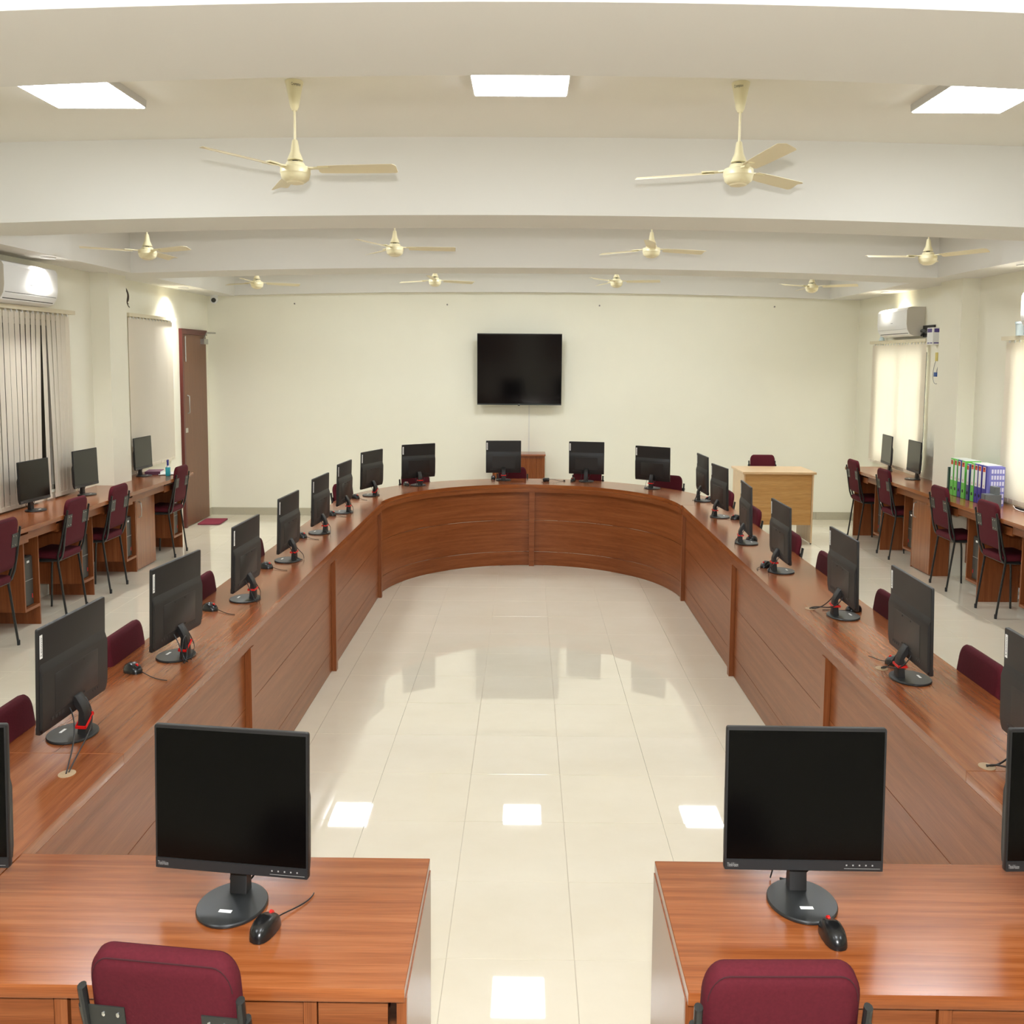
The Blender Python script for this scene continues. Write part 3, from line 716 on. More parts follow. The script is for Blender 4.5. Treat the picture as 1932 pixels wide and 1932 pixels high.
for y, lb in ((3.50, 'maroon chair at the left picture edge beyond the nearest left monitor'), (4.60, 'maroon chair back behind the second monitor on the left run, fully in view'), (5.74, 'maroon chair back behind the third monitor on the left run'),
              (6.86, 'maroon chair barely showing behind the fourth monitor on the left run'), (7.97, 'maroon chair barely showing behind the fifth monitor on the left run'), (9.06, 'maroon chair between the fifth and sixth monitors on the left run')):
    chair(-1.408, y, -90, lb, gd)
for y, lb in ((4.30, 'maroon chair back beside the monitor cut by the right picture edge'), (5.42, 'maroon chair back behind the second monitor on the right run'), (6.56, 'maroon chair back behind the third monitor on the right run'),
              (7.47, 'maroon chair back behind the fourth monitor on the right run'), (8.73, 'maroon chair back behind the fifth monitor on the right run'), (9.88, 'maroon chair back behind the sixth monitor on the right run')):
    chair(1.497, y, 90, lb, gd)
chair(-1.42, 10.20, -110, 'maroon chair at the left curve behind the seventh monitor', gd)
chair(-.965, 11.20, -150, 'maroon chair at the curved head left of the television', gd)
chair(-.135, 11.71, 180, 'maroon chair at the curved head under the television, before the small cabinet', gd)
chair(.56, 11.63, 168, 'maroon chair at the curved head just right of the television', gd)
chair(1.22, 11.02, 150, 'maroon chair beside the rightmost monitor of the curved head', gd)
chair(-.610, 2.218, -6, 'large maroon chair back at the bottom left of the picture', 'maroon chairs at the front desks')
chair(.442, 2.198, 1, 'large maroon chair back at the bottom right of the picture', 'maroon chairs at the front desks')
gw = 'maroon chairs along the wall counters'
for x, y, d, lb in ((-3.41, 7.70, 90, 'maroon chair cut off by the left picture edge at the left counter'), (-3.415, 8.98, 90, 'maroon chair at the left counter before the parted blind slats'), (-3.41, 9.92, 90, 'maroon chair at the left counter before the pillar'), (-3.41, 11.74, 90, 'maroon chair at the left counter by the brown door'),
                 (3.575, 13.12, -90, 'maroon chair farthest away at the right counter'), (3.575, 11.98, -90, 'maroon chair at the right counter, second from the far corner'), (3.570, 10.33, -90, 'maroon chair at the right counter just before the binders'), (3.570, 9.24, -90, 'maroon chair at the right counter nearest the camera')):
    chair(x, y, d, lb, gw)
chair(2.61, 13.55, 180, 'maroon chair tucked behind the pale oak desk', 'maroon chair at the oak desk')

# ================================================================== WALL COUNTERS
def counter(xw, s, xf, xu, y0, y1, label, drawers):
    o = empty('wall_counter_top', ((xw+xf)/2, (y0+y1)/2, 0), label, 'counter', 'wall counters')
    lo, hi = min(xw, xf), max(xw, xf)
    wpart('worktop', MB().box(lo, hi, y0, y1, ZD-.03, ZD), M_WOOD, o, grain=1)
    fx = (xf+s*.045, xf+s*.058)
    yy = y0
    for a, b in drawers:
        if a > yy: wpart('fascia', MB().box(min(fx), max(fx), yy, a-.002, .652, ZD-.031), M_WOODP, o, grain=1)
        d = wpart('keyboard_drawer', MB().box(min(fx)-.0015, max(fx)+.0015, a+.002, b-.002, .634, .692), M_WOODP, o, grain=1)
        tx = (xf+s*.062, xf+s*.30)
        wpart('drawer_tray', MB().box(min(tx), max(tx), a+.01, b-.01, .636, .648), M_WOODP, d, grain=1)
        yy = b
    if yy < y1: wpart('fascia', MB().box(min(fx), max(fx), yy+.002, y1, .652, ZD-.031), M_WOODP, o, grain=1)
    bx = (xw-0*s, xw-s*.012)
    wpart('back_board', MB().box(min(bx), max(bx), y0+.01, y1-.01, .12, ZD-.031), M_WOODP, o, grain=1)
    return o
counter(XL, -1, -3.302, -3.42, 6.9, 12.215, 'long wooden counter top along the left wall', ((7.5, 8.22), (8.72, 9.38), (9.72, 10.44), (11.36, 11.86)))
counter(XR, 1, 3.462, 3.565, 6.9, 13.48, 'long wooden counter top along the right wall', ((8.9, 9.62), (10.05, 10.80), (11.72, 12.36), (12.72, 13.40)))
def cubby(xw, s, xu, y0, y1, label, far_full):
    """open computer cabinet: shelf, two sides; the side given by far_full runs to the floor"""
    o = empty('computer_cabinet', (xu, (y0+y1)/2, 0), label, 'cabinet', 'open computer cabinets under the wall counters')
    X = (xu, xw-s*.014); lo, hi = min(X), max(X)
    zt = .651
    zn, zf = (.13, 0) if far_full else (0, .13)
    wpart('side', MB().box(lo, hi, y0, y0+.018, zn, zt), M_WOODP, o, grain=2)
    wpart('side', MB().box(lo, hi, y1-.018, y1, zf, zt), M_WOODP, o, grain=2)
    wpart('shelf', MB().box(lo, hi, y0+.0185, y1-.0185, .13, .15), M_WOODP, o, grain=1)
    wpart('back', MB().box(min(xw-s*.030, xw-s*.016), max(xw-s*.030, xw-s*.016), y0+.0185, y1-.0185, .151, zt), M_WOODP, o, grain=2)
    # lower plinth board
    ya = y1-.018 if far_full else y0
    return o
def pc(xu, s, yc, label):
    """tower standing in a cabinet: x grows toward the wall with s"""
    o = empty('computer_tower', (xu+s*.03, yc, .151), label, 'computer', 'black computer towers in the counter cabinets')
    x0, x1 = xu+s*.035, xu+s*.25; lo, hi = min(x0, x1), max(x0, x1)
    wpart('case', MB().prism([(lo, yc-.075), (hi, yc-.075), (hi, yc+.075), (lo, yc+.075)], .152, .50, 'z', .004), M_BLK2, o)
    fx = (x0-s*.008, x0+s*.0005); a, b = min(fx), max(fx)
    wpart('front_grille', MB().box(a, b, yc-.07, yc+.07, .158, .33), mat('tower_front_black', (26, 28, 30), .35), o)
    wpart('front_panel', MB().box(a, b, yc-.07, yc+.07, .336, .494), MATS['tower_front_black'], o)
    fx = (x0-s*.0095, x0-s*.0075); a, b = min(fx), max(fx)
    wpart('badge', MB().box(a, b, yc-.025, yc+.015, .455, .47), M_WHITE, o)
    wpart('trim_line', MB().box(a, b, yc-.07, yc+.07, .331, .335), M_SIL, o)
    wpart('red_mark', MB().box(a, b, yc+.045, yc+.055, .20, .23), M_RED, o)
for y0, y1, lb in ((8.30, 8.57, 'near the left picture edge'), (9.40, 9.66, 'between the two nearer left chairs'), (10.47, 10.745, 'beside the left cupboard door'), (11.90, 12.20, 'at the far end of the left counter')):
    cubby(XL, -1, -3.42, y0, y1, 'open wooden computer cabinet under the left counter, '+lb, True)
    pc(-3.42, -1, (y0+y1)/2+.01, 'black computer tower in the left counter cabinet '+lb)
for y0, y1, lb in ((12.40, 12.66, 'second from the far corner'), (11.385, 11.66, 'beside the right cupboard door'), (9.69, 9.96, 'below the binders'), (8.58, 8.86, 'at the right picture edge')):
    cubby(XR, 1, 3.565, y0, y1, 'open wooden computer cabinet under the right counter, '+lb, False)
    pc(3.565, 1, (y0+y1)/2, 'black computer tower in the right counter cabinet '+lb)
def cupboard(xw, s, xu, y0, y1, label, hy):
    o = empty('cupboard', (xu, (y0+y1)/2, 0), label, 'cupboard', 'closed cupboards under the wall counters')
    X = (xu+s*.018, xw-s*.165); lo, hi = min(X), max(X)
    wpart('body', MB().box(lo, hi, y0, y1, 0, .651), M_WOODP, o, grain=2)
    dx = (xu, xu+s*.0175)
    d = wpart('door', MB().box(min(dx), max(dx), y0+.003, y1-.003, .012, .648), M_WOOD, o, grain=2)
    hx = xu-s*.022
    wpart('handle', MB().tube([(xu, hy, .61), (hx, hy, .60), (hx-s*.004, hy, .54), (hx, hy, .48), (xu, hy, .47)], .004, 8), M_METAL, d)
cupboard(XL, -1, -3.42, 10.75, 11.30, 'closed wooden cupboard with a steel handle under the left counter by the pillar', 10.83)
cupboard(XR, 1, 3.565, 10.87, 11.38, 'closed wooden cupboard with a steel handle under the right counter by the pillar', 11.30)
wpart_o = wpart('counter_end_panel', MB().box(3.565, XR-.014, 13.44, 13.462, 0, ZD-.032), M_WOODP, None, grain=2)
tag(wpart_o, 'upright wooden panel closing the far end of the right counter', 'panel')
# sockets and cable trunking under the counters
def socket(xw, s, y, z, label):
    o = empty('socket_strip', (xw, y, z), label, 'socket', 'socket strips under the wall counters')
    bx = (xw-s*.013, xw-s*.045)
    wpart('plate', MB().box(min(bx), max(bx), y-.14, y+.14, z-.05, z+.05), M_ACS, o)
    px = (xw-s*.046, xw-s*.075)
    for k in range(3):
        p = wpart('plug', MB().box(min(px), max(px), y-.10+k*.08, y-.06+k*.08, z-.03, z+.03), M_CABLE, o)
        wpart('lead', MB().tube(bez((xw-s*.06, y-.08+k*.08, z-.03), (xw-s*.08, y-.08+k*.08, z-.12), (xw-s*.07, y-.05+k*.06, z-.2), (xw-s*.05, y-.02+k*.04, z-.3), 8), .004, 6), M_CABLE if k else M_WHITE, p)
socket(XL, -1, 9.78, .475, 'white socket strip with black plugs under the left counter, nearest'); socket(XL, -1, 10.05, .475, 'white socket strip with black plugs under the left counter, middle'); socket(XL, -1, 11.72, .49, 'white socket strip with black plugs under the left counter by the door')
def trunk(xw, s, y0, y1, label):
    o = empty('cable_trunking', (xw, (y0+y1)/2, 0), label, 'trunking', 'white cable trunking under the wall counters')
    bx = (xw, xw-s*.022)
    for z in (.05, .105): wpart('conduit', MB().box(min(bx), max(bx), y0, y1, z-.014, z+.014), M_WHITE, o)
trunk(XL, -1, 8.62, 9.38, 'white trunking by the floor under the left counter, nearest'); trunk(XL, -1, 9.70, 10.44, 'white trunking by the floor under the left counter, middle')
trunk(XR, 1, 10.0, 10.84, 'white trunking by the floor under the right counter, before the cupboard'); trunk(XR, 1, 8.9, 9.66, 'white trunking by the floor under the right counter, nearest')
for y, lb in ((8.80, 'nearest'), (9.86, 'middle')):
    o = empty('power_cord_bundle', (XL+.1, y, 0), 'grey bundle of cords hanging to the floor under the left counter, '+lb, 'cord', 'cord bundles under the left counter')
    wpart('cord', MB().tube(bez((XL+.05, y+.1, .45), (XL+.09, y+.02, .35), (XL+.12, y, .2), (XL+.10, y, .03), 10), .011, 6), mat('grey_cord', (150, 152, 152), .5), o)
    wpart('cord', MB().tube(bez((XL+.04, y+.16, .45), (XL+.02, y-.05, .3), (XL+.06, y-.1, .12), (XL+.16, y+.05, .02), 10), .005, 6), M_CABLE, o)

# ================================================================== AIR CONDITIONERS
def air_con(xw, s, y0, y1, z0, z1, label, dep):
    """s = +1 hangs on the left wall and looks to +x"""
    o = empty('air_conditioner', (xw, (y0+y1)/2, z0), label, 'air conditioner', 'white split air conditioners')
    h = z1-z0; d = dep
    prof = [(0, 0), (.55, -.0), (.80, .06), (.95, .22), (1.0, .42), (1.0, .88), (.93, .965), (.78, 1.0), (0, 1.0)]
    P = [(xw+s*.001+s*a*d, z0+b*h) for a, b in prof]
    if s < 0: P = P[::-1]
    def ring(y, k=1.0):
        cx = xw+s*d*.4; cz = z0+h*.5
        return [(cx+(px-cx)*k, y, cz+(pz-cz)*k) for px, pz in P]
    mb = MB(); mb.loft([ring(y1), ring(y1-.012), ring(y0+.012), ring(y0)] if True else [])
    body = wpart('body', mb, M_AC, o, smooth=25)
    for ya, yb in ((y0-.002, y0), (y1, y1+.002)):
        wpart('side_cheek', MB().loft([ring(yb, .995), ring(ya, .985)]), M_ACS, o)
    def strip(name, t0, t1, za, zb, off, m, ya=y0+.03, yb=y1-.03):
        # thin plate following the lower curve between two heights
        def X(b):
            for (a0, b0), (a1, b1) in zip(prof[1:-2], prof[2:-1]):
                if b0 <= b <= b1: return a0+(a1-a0)*(b-b0)/(b1-b0)
            return 1.0
        A = (xw+s*d*X(za)+s*off, z0+za*h); B = (xw+s*d*X(zb)+s*off, z0+zb*h)
        A2 = (A[0]-s*.004, A[1]); B2 = (B[0]-s*.004, B[1])
        q = [A, B, B2, A2]
        if s < 0: q = q[::-1]
        return wpart(name, MB().loft([[(p[0], yy, p[1]) for p in q] for yy in (yb, ya)]), m, body)
    strip('vent_gap', 0, 0, .085, .105, .0012, M_DARK); strip('vent_flap', 0, 0, .11, .215, .0022, M_AC, y0+.02, y1-.09); strip('flap_line', 0, 0, .235, .25, .001, M_DARK, y0+.02, y1-.02)
    strip('logo', 0, 0, .46, .485, .001, mat('grey_logo_print', (120, 120, 120), .5), (y0+y1)/2-.04, (y0+y1)/2+.03)
    wpart('top_grille', MB().box(min(xw+s*d*.2, xw+s*d*.74), max(xw+s*d*.2, xw+s*d*.74), y0+.04, y1-.04, z1-.002, z1+.002), mat('ac_grille_tan', (196, 184, 150), .6), o)
    return o
air_con(XL, 1, 8.62, 9.60, 2.25, 2.535, 'white air conditioner on the left wall lit by a downlight', .185)
air_con(XR, -1, 12.36, 13.38, 2.135, 2.42, 'white air conditioner on the right wall near the far corner', .18)
air_con(XR, -1, 8.55, 9.52, 2.12, 2.41, 'white air conditioner cut off by the right picture edge', .18)
# bits beside the right-hand units
o = empty('pipe_hole', (XR, 12.25, 2.13), 'black opening with pipes beside the far right air conditioner', 'pipe hole')
wpart('lining', MB().box(XR-.02, XR-.002, 12.02, 12.35, 2.125, 2.235), M_DARK, o)
wpart('pipe', MB().tube(bez((XR-.03, 12.37, 2.18), (XR-.04, 12.25, 2.22), (XR-.03, 12.2, 2.12), (XR-.03, 12.08, 2.19), 10), .014, 8), mat('pipe_foam', (90, 90, 88), .7), o)
wpart('pipe', MB().tube(bez((XR-.03, 12.36, 2.14), (XR-.05, 12.28, 2.15), (XR-.04, 12.22, 2.2), (XR-.03, 12.12, 2.15), 10), .010, 8), M_CABLE, o)
o = empty('voltage_stabiliser', (XR, 11.92, 2.04), 'small white box with purple print on the right wall by the pillar', 'stabiliser')
wpart('case', MB().prism([(XR-.085, 11.83), (XR-.001, 11.83), (XR-.001, 12.01), (XR-.085, 12.01)], 2.045, 2.205, 'z', .004), M_AC, o)
PUR = mat('purple_print', (86, 70, 140), .5)
wpart('print_block', MB().box(XR-.0862, XR-.085, 11.87, 12.0, 2.16, 2.195), PUR, o); wpart('print_block', MB().box(XR-.0862, XR-.085, 11.85, 11.91, 2.055, 2.065), PUR, o); wpart('print_block', MB().box(XR-.0862, XR-.085, 11.93, 11.99, 2.055, 2.065), PUR, o)
wpart('print_block', MB().box(XR-.076, XR-.02, 11.828, 11.83, 2.16, 2.195), PUR, o); wpart('print_block', MB().box(XR-.076, XR-.03, 11.828, 11.83, 2.055, 2.065), PUR, o)
o = empty('switch_board', (XR, 11.60, 2.15), 'white switch box in the corner behind the right pillar', 'switch')
wpart('plate', MB().box(XR-.03, XR-.001, 11.50, 11.70, 2.06, 2.22), M_AC, o); wpart('rocker', MB().box(XR-.036, XR-.03, 11.54, 11.66, 2.17, 2.20), M_DARK, o); wpart('rocker', MB().box(XR-.036, XR-.03, 11.54, 11.66, 2.09, 2.12), M_DARK, o)
o = empty('hanging_plug', (XR-.03, 11.75, 1.93), 'yellow plug with a wire and a blue connector hanging by the right pillar', 'plug')
wpart('plug_body', MB().prism(rrect(.05, .09, .012, 3, XR-.045, 1.93), 11.72, 11.80, 'y', .006, Matrix(((0, 0, 1, 0), (0, 1, 0, 0), (1, 0, 0, 0), (0, 0, 0, 1))) if False else None) if False else MB().box(XR-.07, XR-.03, 11.73, 11.79, 1.89, 1.97), mat('yellow_plastic', (214, 196, 110), .5), o)
wpart('wire', MB().tube(bez((XR-.05, 11.76, 1.89), (XR-.05, 11.70, 1.86), (XR-.05, 11.80, 1.82), (XR-.05, 11.78, 1.78), 8), .004, 6), M_SIL, o)
wpart('connector', MB().box(XR-.07, XR-.035, 11.75, 11.81, 1.745, 1.785), mat('blue_plastic', (40, 84, 156), .5), o)
wpart('wire', MB().tube(bez((XR-.04, 11.85, 1.90), (XR-.04, 12.0, 1.75), (XR-.04, 11.9, 1.62), (XR-.04, 11.74, 1.70), 12), .003, 6), M_SIL, o)
PB = mat('pale_blue_plastic', (206, 222, 224), .5)
o = empty('plastic_funnel', (XR-.09, 13.62, 2.107), 'pale blue plastic funnel standing on the far right blind rail', 'funnel')
t = Matrix.Translation((XR-.058, 13.62, 2.1075)) @ Matrix.Diagonal((SQ, 1, 1, 1))
wpart('cone', MB().lathe([(.0, .0), (.045, .0), (.043, .008), (.012, .075), (.008, .10), (.0, .10)], 16, M=t), PB, o); wpart('rim', MB().lathe([(.04, .0005), (.047, .0005), (.047, .006), (.043, .007)], 16, M=t), PB, o)
o = empty('plastic_cup', (XR-.06, 9.80, 2.087), 'pale blue plastic cup on the blind rail at the right picture edge', 'cup')
t = Matrix.Translation((XR-.055, 9.80, 2.0875)) @ Matrix.Diagonal((SQ, 1, 1, 1))
wpart('wall', MB().lathe([(.0, .0), (.06, .0), (.068, .105), (.071, .108), (.064, .108), (.057, .006), (.0, .006)], 20, M=t), PB, o); wpart('lid_band', MB().lathe([(.0665, .09), (.072, .092), (.072, .106), (.067, .108)], 20, M=t), PB, o)

# ================================================================== THINGS ON THE RIGHT COUNTER
def binder(i, y, w, col, hh, label, strip=True, xf=3.640, dep=.130):
    m_ = mat('binder_'+str(col), col, .4)
    o = empty('lever_arch_binder', (xf, y, ZD), label, 'binder', 'lever arch binders on the right counter')
    h = .315*hh
    wpart('cover', MB().prism([(xf, y-w/2), (xf+dep, y-w/2), (xf+dep, y+w/2), (xf, y+w/2)], ZD+.001, ZD+h, 'z', .002), m_, o)
    wpart('pages', MB().box(xf+.006, xf+dep-.004, y-w/2+.006, y+w/2-.006, ZD+h, ZD+h+.003), M_WHITE, o)
    if strip:
        lb_ = wpart('spine_label', MB().box(xf-.0012, xf, y-w*.36, y+w*.36, ZD+h*.42, ZD+h*.965), M_WHITE, o)
        wpart('spine_logo', MB().box(xf-.0018, xf-.0011, y-w*.33, y+w*.33, ZD+h*.84, ZD+h*.955), mat('orange_red_print', (216, 84, 50), .5), lb_)
        wpart('spine_mark', MB().box(xf-.0018, xf-.0011, y-w*.12, y+w*.12, ZD+h*.90, ZD+h*.94), M_WHITE, lb_)
        wpart('spine_mark', MB().box(xf-.0018, xf-.0011, y-w*.10, y+w*.10, ZD+h*.45, ZD+h*.51), mat('pink_print', (214, 170, 168), .6), lb_)
    wpart('finger_ring', MB().disc((xf-.0005, y, ZD+h*.2), .014, 14, 'x', .0012), M_DARK, o)
    return o
GR, BL, NV = (98, 196, 76), (58, 52, 150), (66, 70, 128)
for i, (y, w, col, lb) in enumerate(((10.62, .072, GR, 'bright green binder at the far left end of the row'), (10.53, .072, GR, 'bright green binder, second in the row'), (10.44, .072, BL, 'blue binder between two green ones'), (10.345, .082, GR, 'bright green binder in the middle of the row'), (10.13, .072, GR, 'bright green binder nearest the camera, among blue ones'), (10.045, .072, BL, 'blue binder just right of the last green one'), (9.965, .072, BL, 'blue binder second from the patterned cover'), (9.87, .078, BL, 'blue binder with the patterned side at the near end'))):
    binder(i, y, w, col, 1.0 if i else 1.0, lb+' on the right counter')
binder(9, 10.235, .055, NV, .95, 'slim slate-blue binder with a white label in the middle of the row', True)
binder(10, 10.715, .03, (60, 84, 78), .74, 'thin dark green folder at the far end of the binder row', False)
# the patterned side of the nearest binder
o = empty('patterned_file_box', (3.75, 9.80, ZD), 'blue and white patterned file box at the near end of the binders', 'file box')
wpart('box', MB().box(3.645, 3.768, 9.775, 9.828, ZD+.001, ZD+.312), mat('pale_blue_card', (120, 120, 196), .5), o)
for r_ in range(6):
    for c_ in range(5): wpart('print_square', MB().box(3.662+c_*.0215, 3.6765+c_*.0215, 9.7742, 9.7751, ZD+.02+r_*.048, ZD+.052+r_*.048), mat('lilac_print', (214, 212, 236), .5), o)
o = empty('grey_file_holder', (3.70, 9.70, ZD), 'grey open-fronted file holder in front of the patterned box', 'file holder')
GRY = mat('grey_plastic_holder', (98, 104, 106), .5)
wpart('body', MB().box(3.585, 3.695, 9.63, 9.765, ZD+.001, ZD+.105), GRY, o); wpart('tall_back', MB().box(3.65, 3.693, 9.66, 9.76, ZD+.106, ZD+.165), GRY, o); wpart('seam', MB().box(3.5835, 3.585, 9.68, 9.684, ZD+.005, ZD+.10), M_DARK, o)
o = empty('loose_cable', (3.8, 9.4, ZD), 'white and black cable lying along the foot of the right edge blind', 'cable')
wpart('white_lead', MB().tube([(3.80, 9.66, ZD+.02), (3.79, 9.58, ZD+.004), (3.77, 9.45, ZD+.006), (3.79, 9.3, ZD+.004), (3.77, 9.1, ZD+.004)], .004, 6), M_WHITE, o)
wpart('black_plug', MB().prism([(3.79, 9.40), (3.815, 9.40), (3.815, 9.60), (3.79, 9.60)], ZD+.001, ZD+.02, 'z', .004), M_CABLE, o)

# ================================================================== THINGS ON THE LEFT COUNTER
T = Thing('sanitiser_bottle', (-3.425, 11.77, ZD), 0, 'blue spray sanitiser bottle on the left counter', 'bottle')
T.part('liquid_body', MB().prism(rrect(.062, .045, .012, 4), .001, .085, 'z', .004), mat('cyan_liquid', (60, 190, 205), .15), grain=0)
T.part('shoulder', MB().lathe([(.026, .084), (.02, .092), (.011, .10), (.0, .10)], 16), mat('clear_plastic', (220, 232, 232), .2))
T.part('spray_head', MB().prism([(-.012, .10), (.012, .10), (.012, .135), (.02, .145), (.018, .155), (-.014, .155), (-.012, .13)], -.010, .010, 'x', .002), mat('dark_blue_plastic', (42, 44, 150), .4))
T.part('nozzle', MB().box(-.006, .006, -.03, -.012, .14, .15), MATS['dark_blue_plastic'])
T = Thing('notebook', (-3.62, 11.99, ZD), R(12), 'thick notebook with a maroon spine on the left counter', 'notebook')
T.part('pages', MB().box(-.10, .10, -.13, .13, .003, .028), M_WHITE); T.part('cover', MB().prism(rrect(.21, .27, .008, 2), .0285, .032, 'z'), mat('violet_cover', (120, 60, 96), .5)); T.part('spine', MB().box(-.105, .105, -.136, -.131, .001, .031), mat('maroon_spine', (92, 30, 62), .5)); T.part('lower_cover', MB().box(-.105, .105, -.135, .135, .0005, .003), MATS['maroon_spine'])
for k, (x, y, a, lb) in enumerate(((-3.54, 12.03, -8, 'loose sheet of white paper beside the notebook on the left counter'), (-3.50, 11.99, 20, 'topmost white sheet by the sanitiser on the left counter'))):
    T = Thing('paper_sheet', (x, y, ZD+.001), R(a), lb, 'paper', 'papers on the left counter')
    T.part('sheet', MB().prism(rrect(.21, .297, .001, 1), .001+k*.003, .003+k*.003, 'z'), M_WHITE); T.part('print_line', MB().box(-.07, .07, -.1, -.09, .0031+k*.003, .0033+k*.003), M_SIL)

# ================================================================== FAR WALL
o = empty('television', (-.095, YB, 1.33), 'large black wall-mounted television on the far wall', 'television')
tx0, tx1, tz0, tz1 = -.588, .404, 1.352, 2.186
tvM = Matrix.Translation((0, YB-.06, tz0)) @ Matrix.Rotation(R(4.5), 4, 'X')
def tvb(x0, x1, y0, y1, z0, z1): return MB().box(x0, x1, y0, y1, z0, z1, tvM)
TH = tz1-tz0
wpart('back_shell', tvb(tx0+.06, tx1-.06, -.031, -.001, .05, TH-.12), M_BLK, o)
wpart('panel', tvb(tx0, tx1, -.060, -.031, 0, TH), M_GLOSSB, o)
wpart('screen', tvb(tx0+.006, tx1-.006, -.0615, -.060, .018, TH-.01), mat('tv_glass', (8, 7, 8), .12, spec=.4), o)
wpart('lower_bezel', tvb(tx0, tx1, -.0625, -.0602, 0, .014), mat('tv_bezel_grey', (52, 58, 58), .35), o)
wpart('logo', tvb(-.105, -.085, -.0632, -.0624, .004, .010), M_SIL, o)
wpart('sensor_foot', tvb(-.108, -.084, -.062, -.045, -.008, 0), M_BLK, o)
wpart('wall_bracket', MB().box(-.3, .12, YB-.08, YB-.001, 1.6, 1.95), M_DARK, o)
tag(wpart('cable_conduit', MB().box(.018, .034, YB-.012, YB-.0005, .79, 1.36), mat('white_conduit', (226, 224, 212), .5)), 'thin white cable cover running down from the television', 'conduit')
o = empty('small_cabinet', (-.09, 14.55, 0), 'small ribbed wooden cabinet against the far wall under the television', 'cabinet')
cx0, cx1, cy0, cy1, cz = -.395, .212, 14.36, 14.76, .792
wpart('top', MB().prism([(cx0-.008, cy0-.015), (cx1+.008, cy0-.015), (cx1+.008, cy1), (cx0-.008, cy1)], cz-.022, cz, 'z', .002), M_WOOD, o, grain=0)
wpart('carcass', MB().box(cx0, cx1, cy0+.012, cy1, .0, cz-.0225), M_WOODP, o, grain=2)
n = 30
for k in range(n):
    a = cx0+(cx1-cx0)*k/n; b = cx0+(cx1-cx0)*(k+1)/n
    wpart('slat', MB().prism([(a+.001, cy0+.0115), (a+.001, cy0+.004), ((a+b)/2, cy0), (b-.001, cy0+.004), (b-.001, cy0+.0115)][::-1], .03, cz-.05, 'z'), M_WOODP, o, grain=2)
o = empty('oak_desk', (2.6, 13.05, 0), 'pale oak desk with a tall front panel on the right before the far wall', 'desk')
ox0, ox1, oy0, oy1 = 2.22, 2.975, 12.70, 13.44
wpart('top', MB().prism([(ox0, oy0), (ox1, oy0), (ox1, oy1), (ox0, oy1)], .727, .75, 'z', .0015), M_OAKT, o, grain=0)
wpart('modesty_panel', MB().box(ox0+.034, ox1-.036, oy0+.05, oy0+.068, .20, .7265), M_OAK, o, grain=0)
for a in (ox0+.018, ox1-.034): wpart('side_panel', MB().box(a, a+.015, oy0+.035, oy1-.03, .012, .7265), M_OAKT, o, grain=2)
for a in (ox0+.019, ox1-.033):
    for b in (oy0+.04, oy1-.06): wpart('glide', MB().box(a, a+.012, b, b+.02, 0, .012), M_DARK, o)
o = empty('security_camera', (-3.68, 14.70, 2.60), 'small white dome security camera in the far left ceiling corner', 'camera')
t = Matrix.Translation((-3.66, 14.62, ZS)) @ Matrix.Diagonal((SQ, 1, 1, 1))
wpart('mount', MB().lathe([(.0, .0), (.062, .0), (.064, -.016), (.05, -.04), (.0, -.04)][::-1], 20, M=t), M_AC, o)
wpart('head', MB().tube([(-3.66, 14.63, ZS-.05), (-3.655, 14.60, ZS-.055), (-3.65, 14.555, ZS-.06)], [.038, .046, .040], 16), M_AC, o)
wpart('lens', MB().tube([(-3.65, 14.556, ZS-.06), (-3.6495, 14.548, ZS-.0605)], .027, 16), M_GLOSSB, o)
for x, lb in ((-2.752, 'far left'), (-.949, 'left of the television'), (.843, 'right of the television'), (2.898, 'far right')):
    o = empty('wall_hook', (x, YB, 2.515), 'tiny wall hook high on the far wall, '+lb, 'hook', 'tiny hooks high on the far wall')
    wpart('rosette', MB().disc((x, YB-.003, 2.515), .012, 10, 'y', .003), M_ACS, o); wpart('peg', MB().tube([(x, YB-.004, 2.515), (x, YB-.02, 2.512), (x, YB-.024, 2.522)], .004, 6), M_DARK, o)

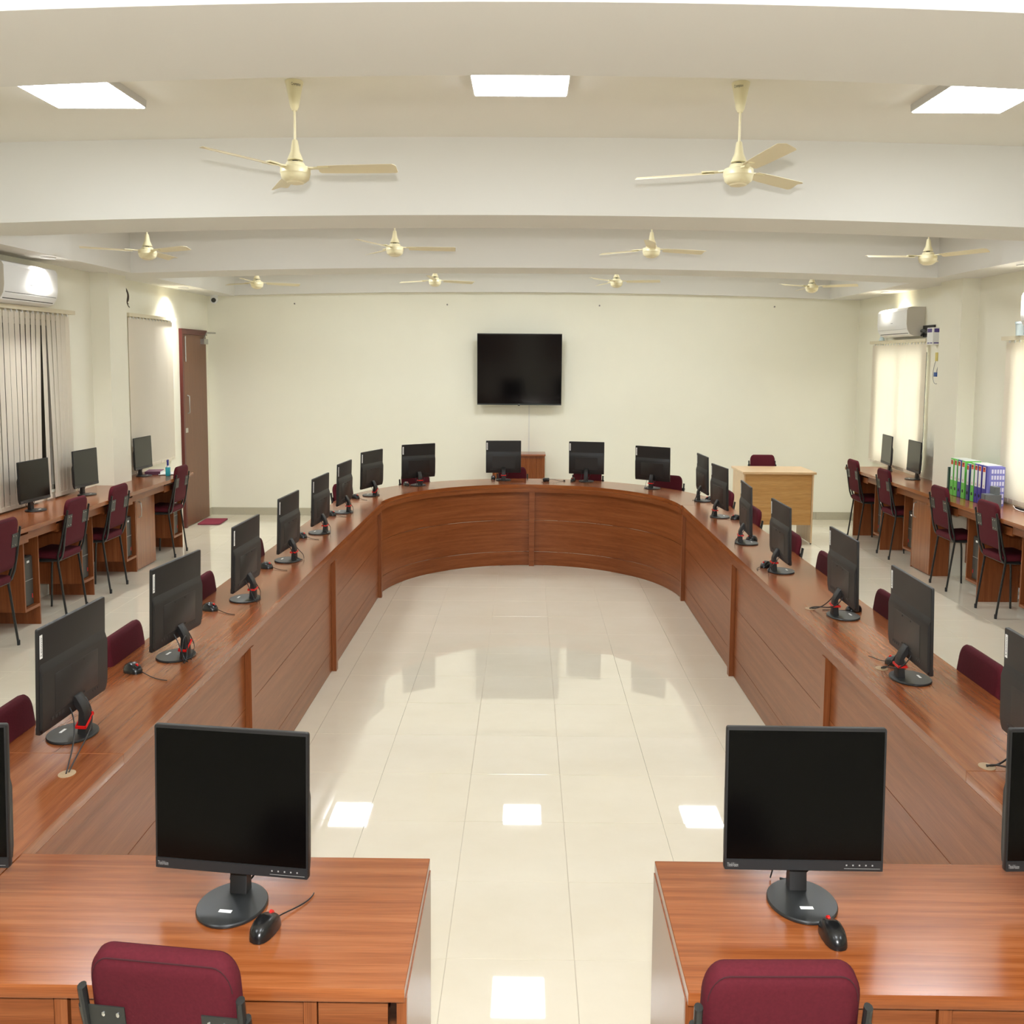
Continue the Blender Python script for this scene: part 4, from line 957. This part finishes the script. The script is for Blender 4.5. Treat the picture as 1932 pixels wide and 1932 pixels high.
# ================================================================== DOOR SIDE
o = empty('door_1', (XL, 14.1, 0), 'tall brown door at the far end of the left wall', kind='structure')
dy0, dy1, dz = 13.62, 14.60, 2.13
fr = MB().box(XL, XL+.035, dy0-.06, dy0, 0, dz+.06).box(XL, XL+.035, dy0, dy1+.02, dz, dz+.06)
wpart('door_frame', fr, M_DOORF, o)
leaf = wpart('door_leaf', MB().box(XL+.002, XL+.026, dy0+.002, dy1, .008, dz-.004), M_DOOR, o, grain=2)
wpart('pull_handle', MB().tube([(XL+.026, dy0+.13, 1.46), (XL+.05, dy0+.13, 1.45), (XL+.05, dy0+.13, 1.27), (XL+.026, dy0+.13, 1.26)], .007, 8), M_METAL, leaf)
wpart('tower_bolt', MB().tube([(XL+.034, dy0+.07, 1.83), (XL+.034, dy0+.07, 2.11)], .008, 8), M_METAL, leaf)
wpart('lock_plate', MB().box(XL+.026, XL+.031, dy0+.02, dy0+.12, 1.05, 1.10), M_METAL, leaf)
wpart('closer_body', MB().box(XL+.026, XL+.07, dy1-.24, dy1-.06, 2.03, 2.09), M_METAL, leaf)
wpart('closer_arm', MB().tube([(XL+.05, dy1-.18, 2.09), (XL+.09, dy1-.22, 2.155), (XL+.15, dy1-.05, 2.16), (XL+.04, dy1+.0, 2.165)], .009, 6), M_METAL, o)
T = Thing('door_mat', (-3.60, 14.10, 0), R(4), 'maroon door mat on the floor by the brown door', 'mat')
T.part('pile', MB().prism(rrect(.36, .50, .04, 4), .001, .012, 'z', .003), mat('maroon_mat', (150, 52, 72), .95, noise=.2, nscale=90, bump=.3)); T.part('edge_binding', MB().tube([(px, py, .007) for px, py in rrect(.37, .51, .045, 4)]+[(.185, .21, .007)], .006, 6), mat('mat_edge', (120, 40, 58), .9))
o = empty('hanging_wire', (XL+.03, 11.76, 2.35), 'loose twisted wires hanging beside the left pillar', 'wire')
for k in range(3):
    wpart('strand', MB().tube(bez((XL+.02, 11.70+k*.02, 2.52), (XL+.06, 11.80, 2.44), (XL+.02, 11.66+k*.05, 2.40-.02*k), (XL+.04, 11.78-k*.03, 2.34+.03*k), 12), .004, 6), mat('brown_wire', (70, 58, 44), .6), o)
for k, z in enumerate((1.72, 1.60)):
    tag(wpart('paper_notice', MB().box(XL+.0005, XL+.002, 13.24, 13.33, z-.055, z+.055), M_WHITE), ('upper' if k == 0 else 'lower')+' small white notice between the blind and the brown door', 'notice', 'notices by the door')
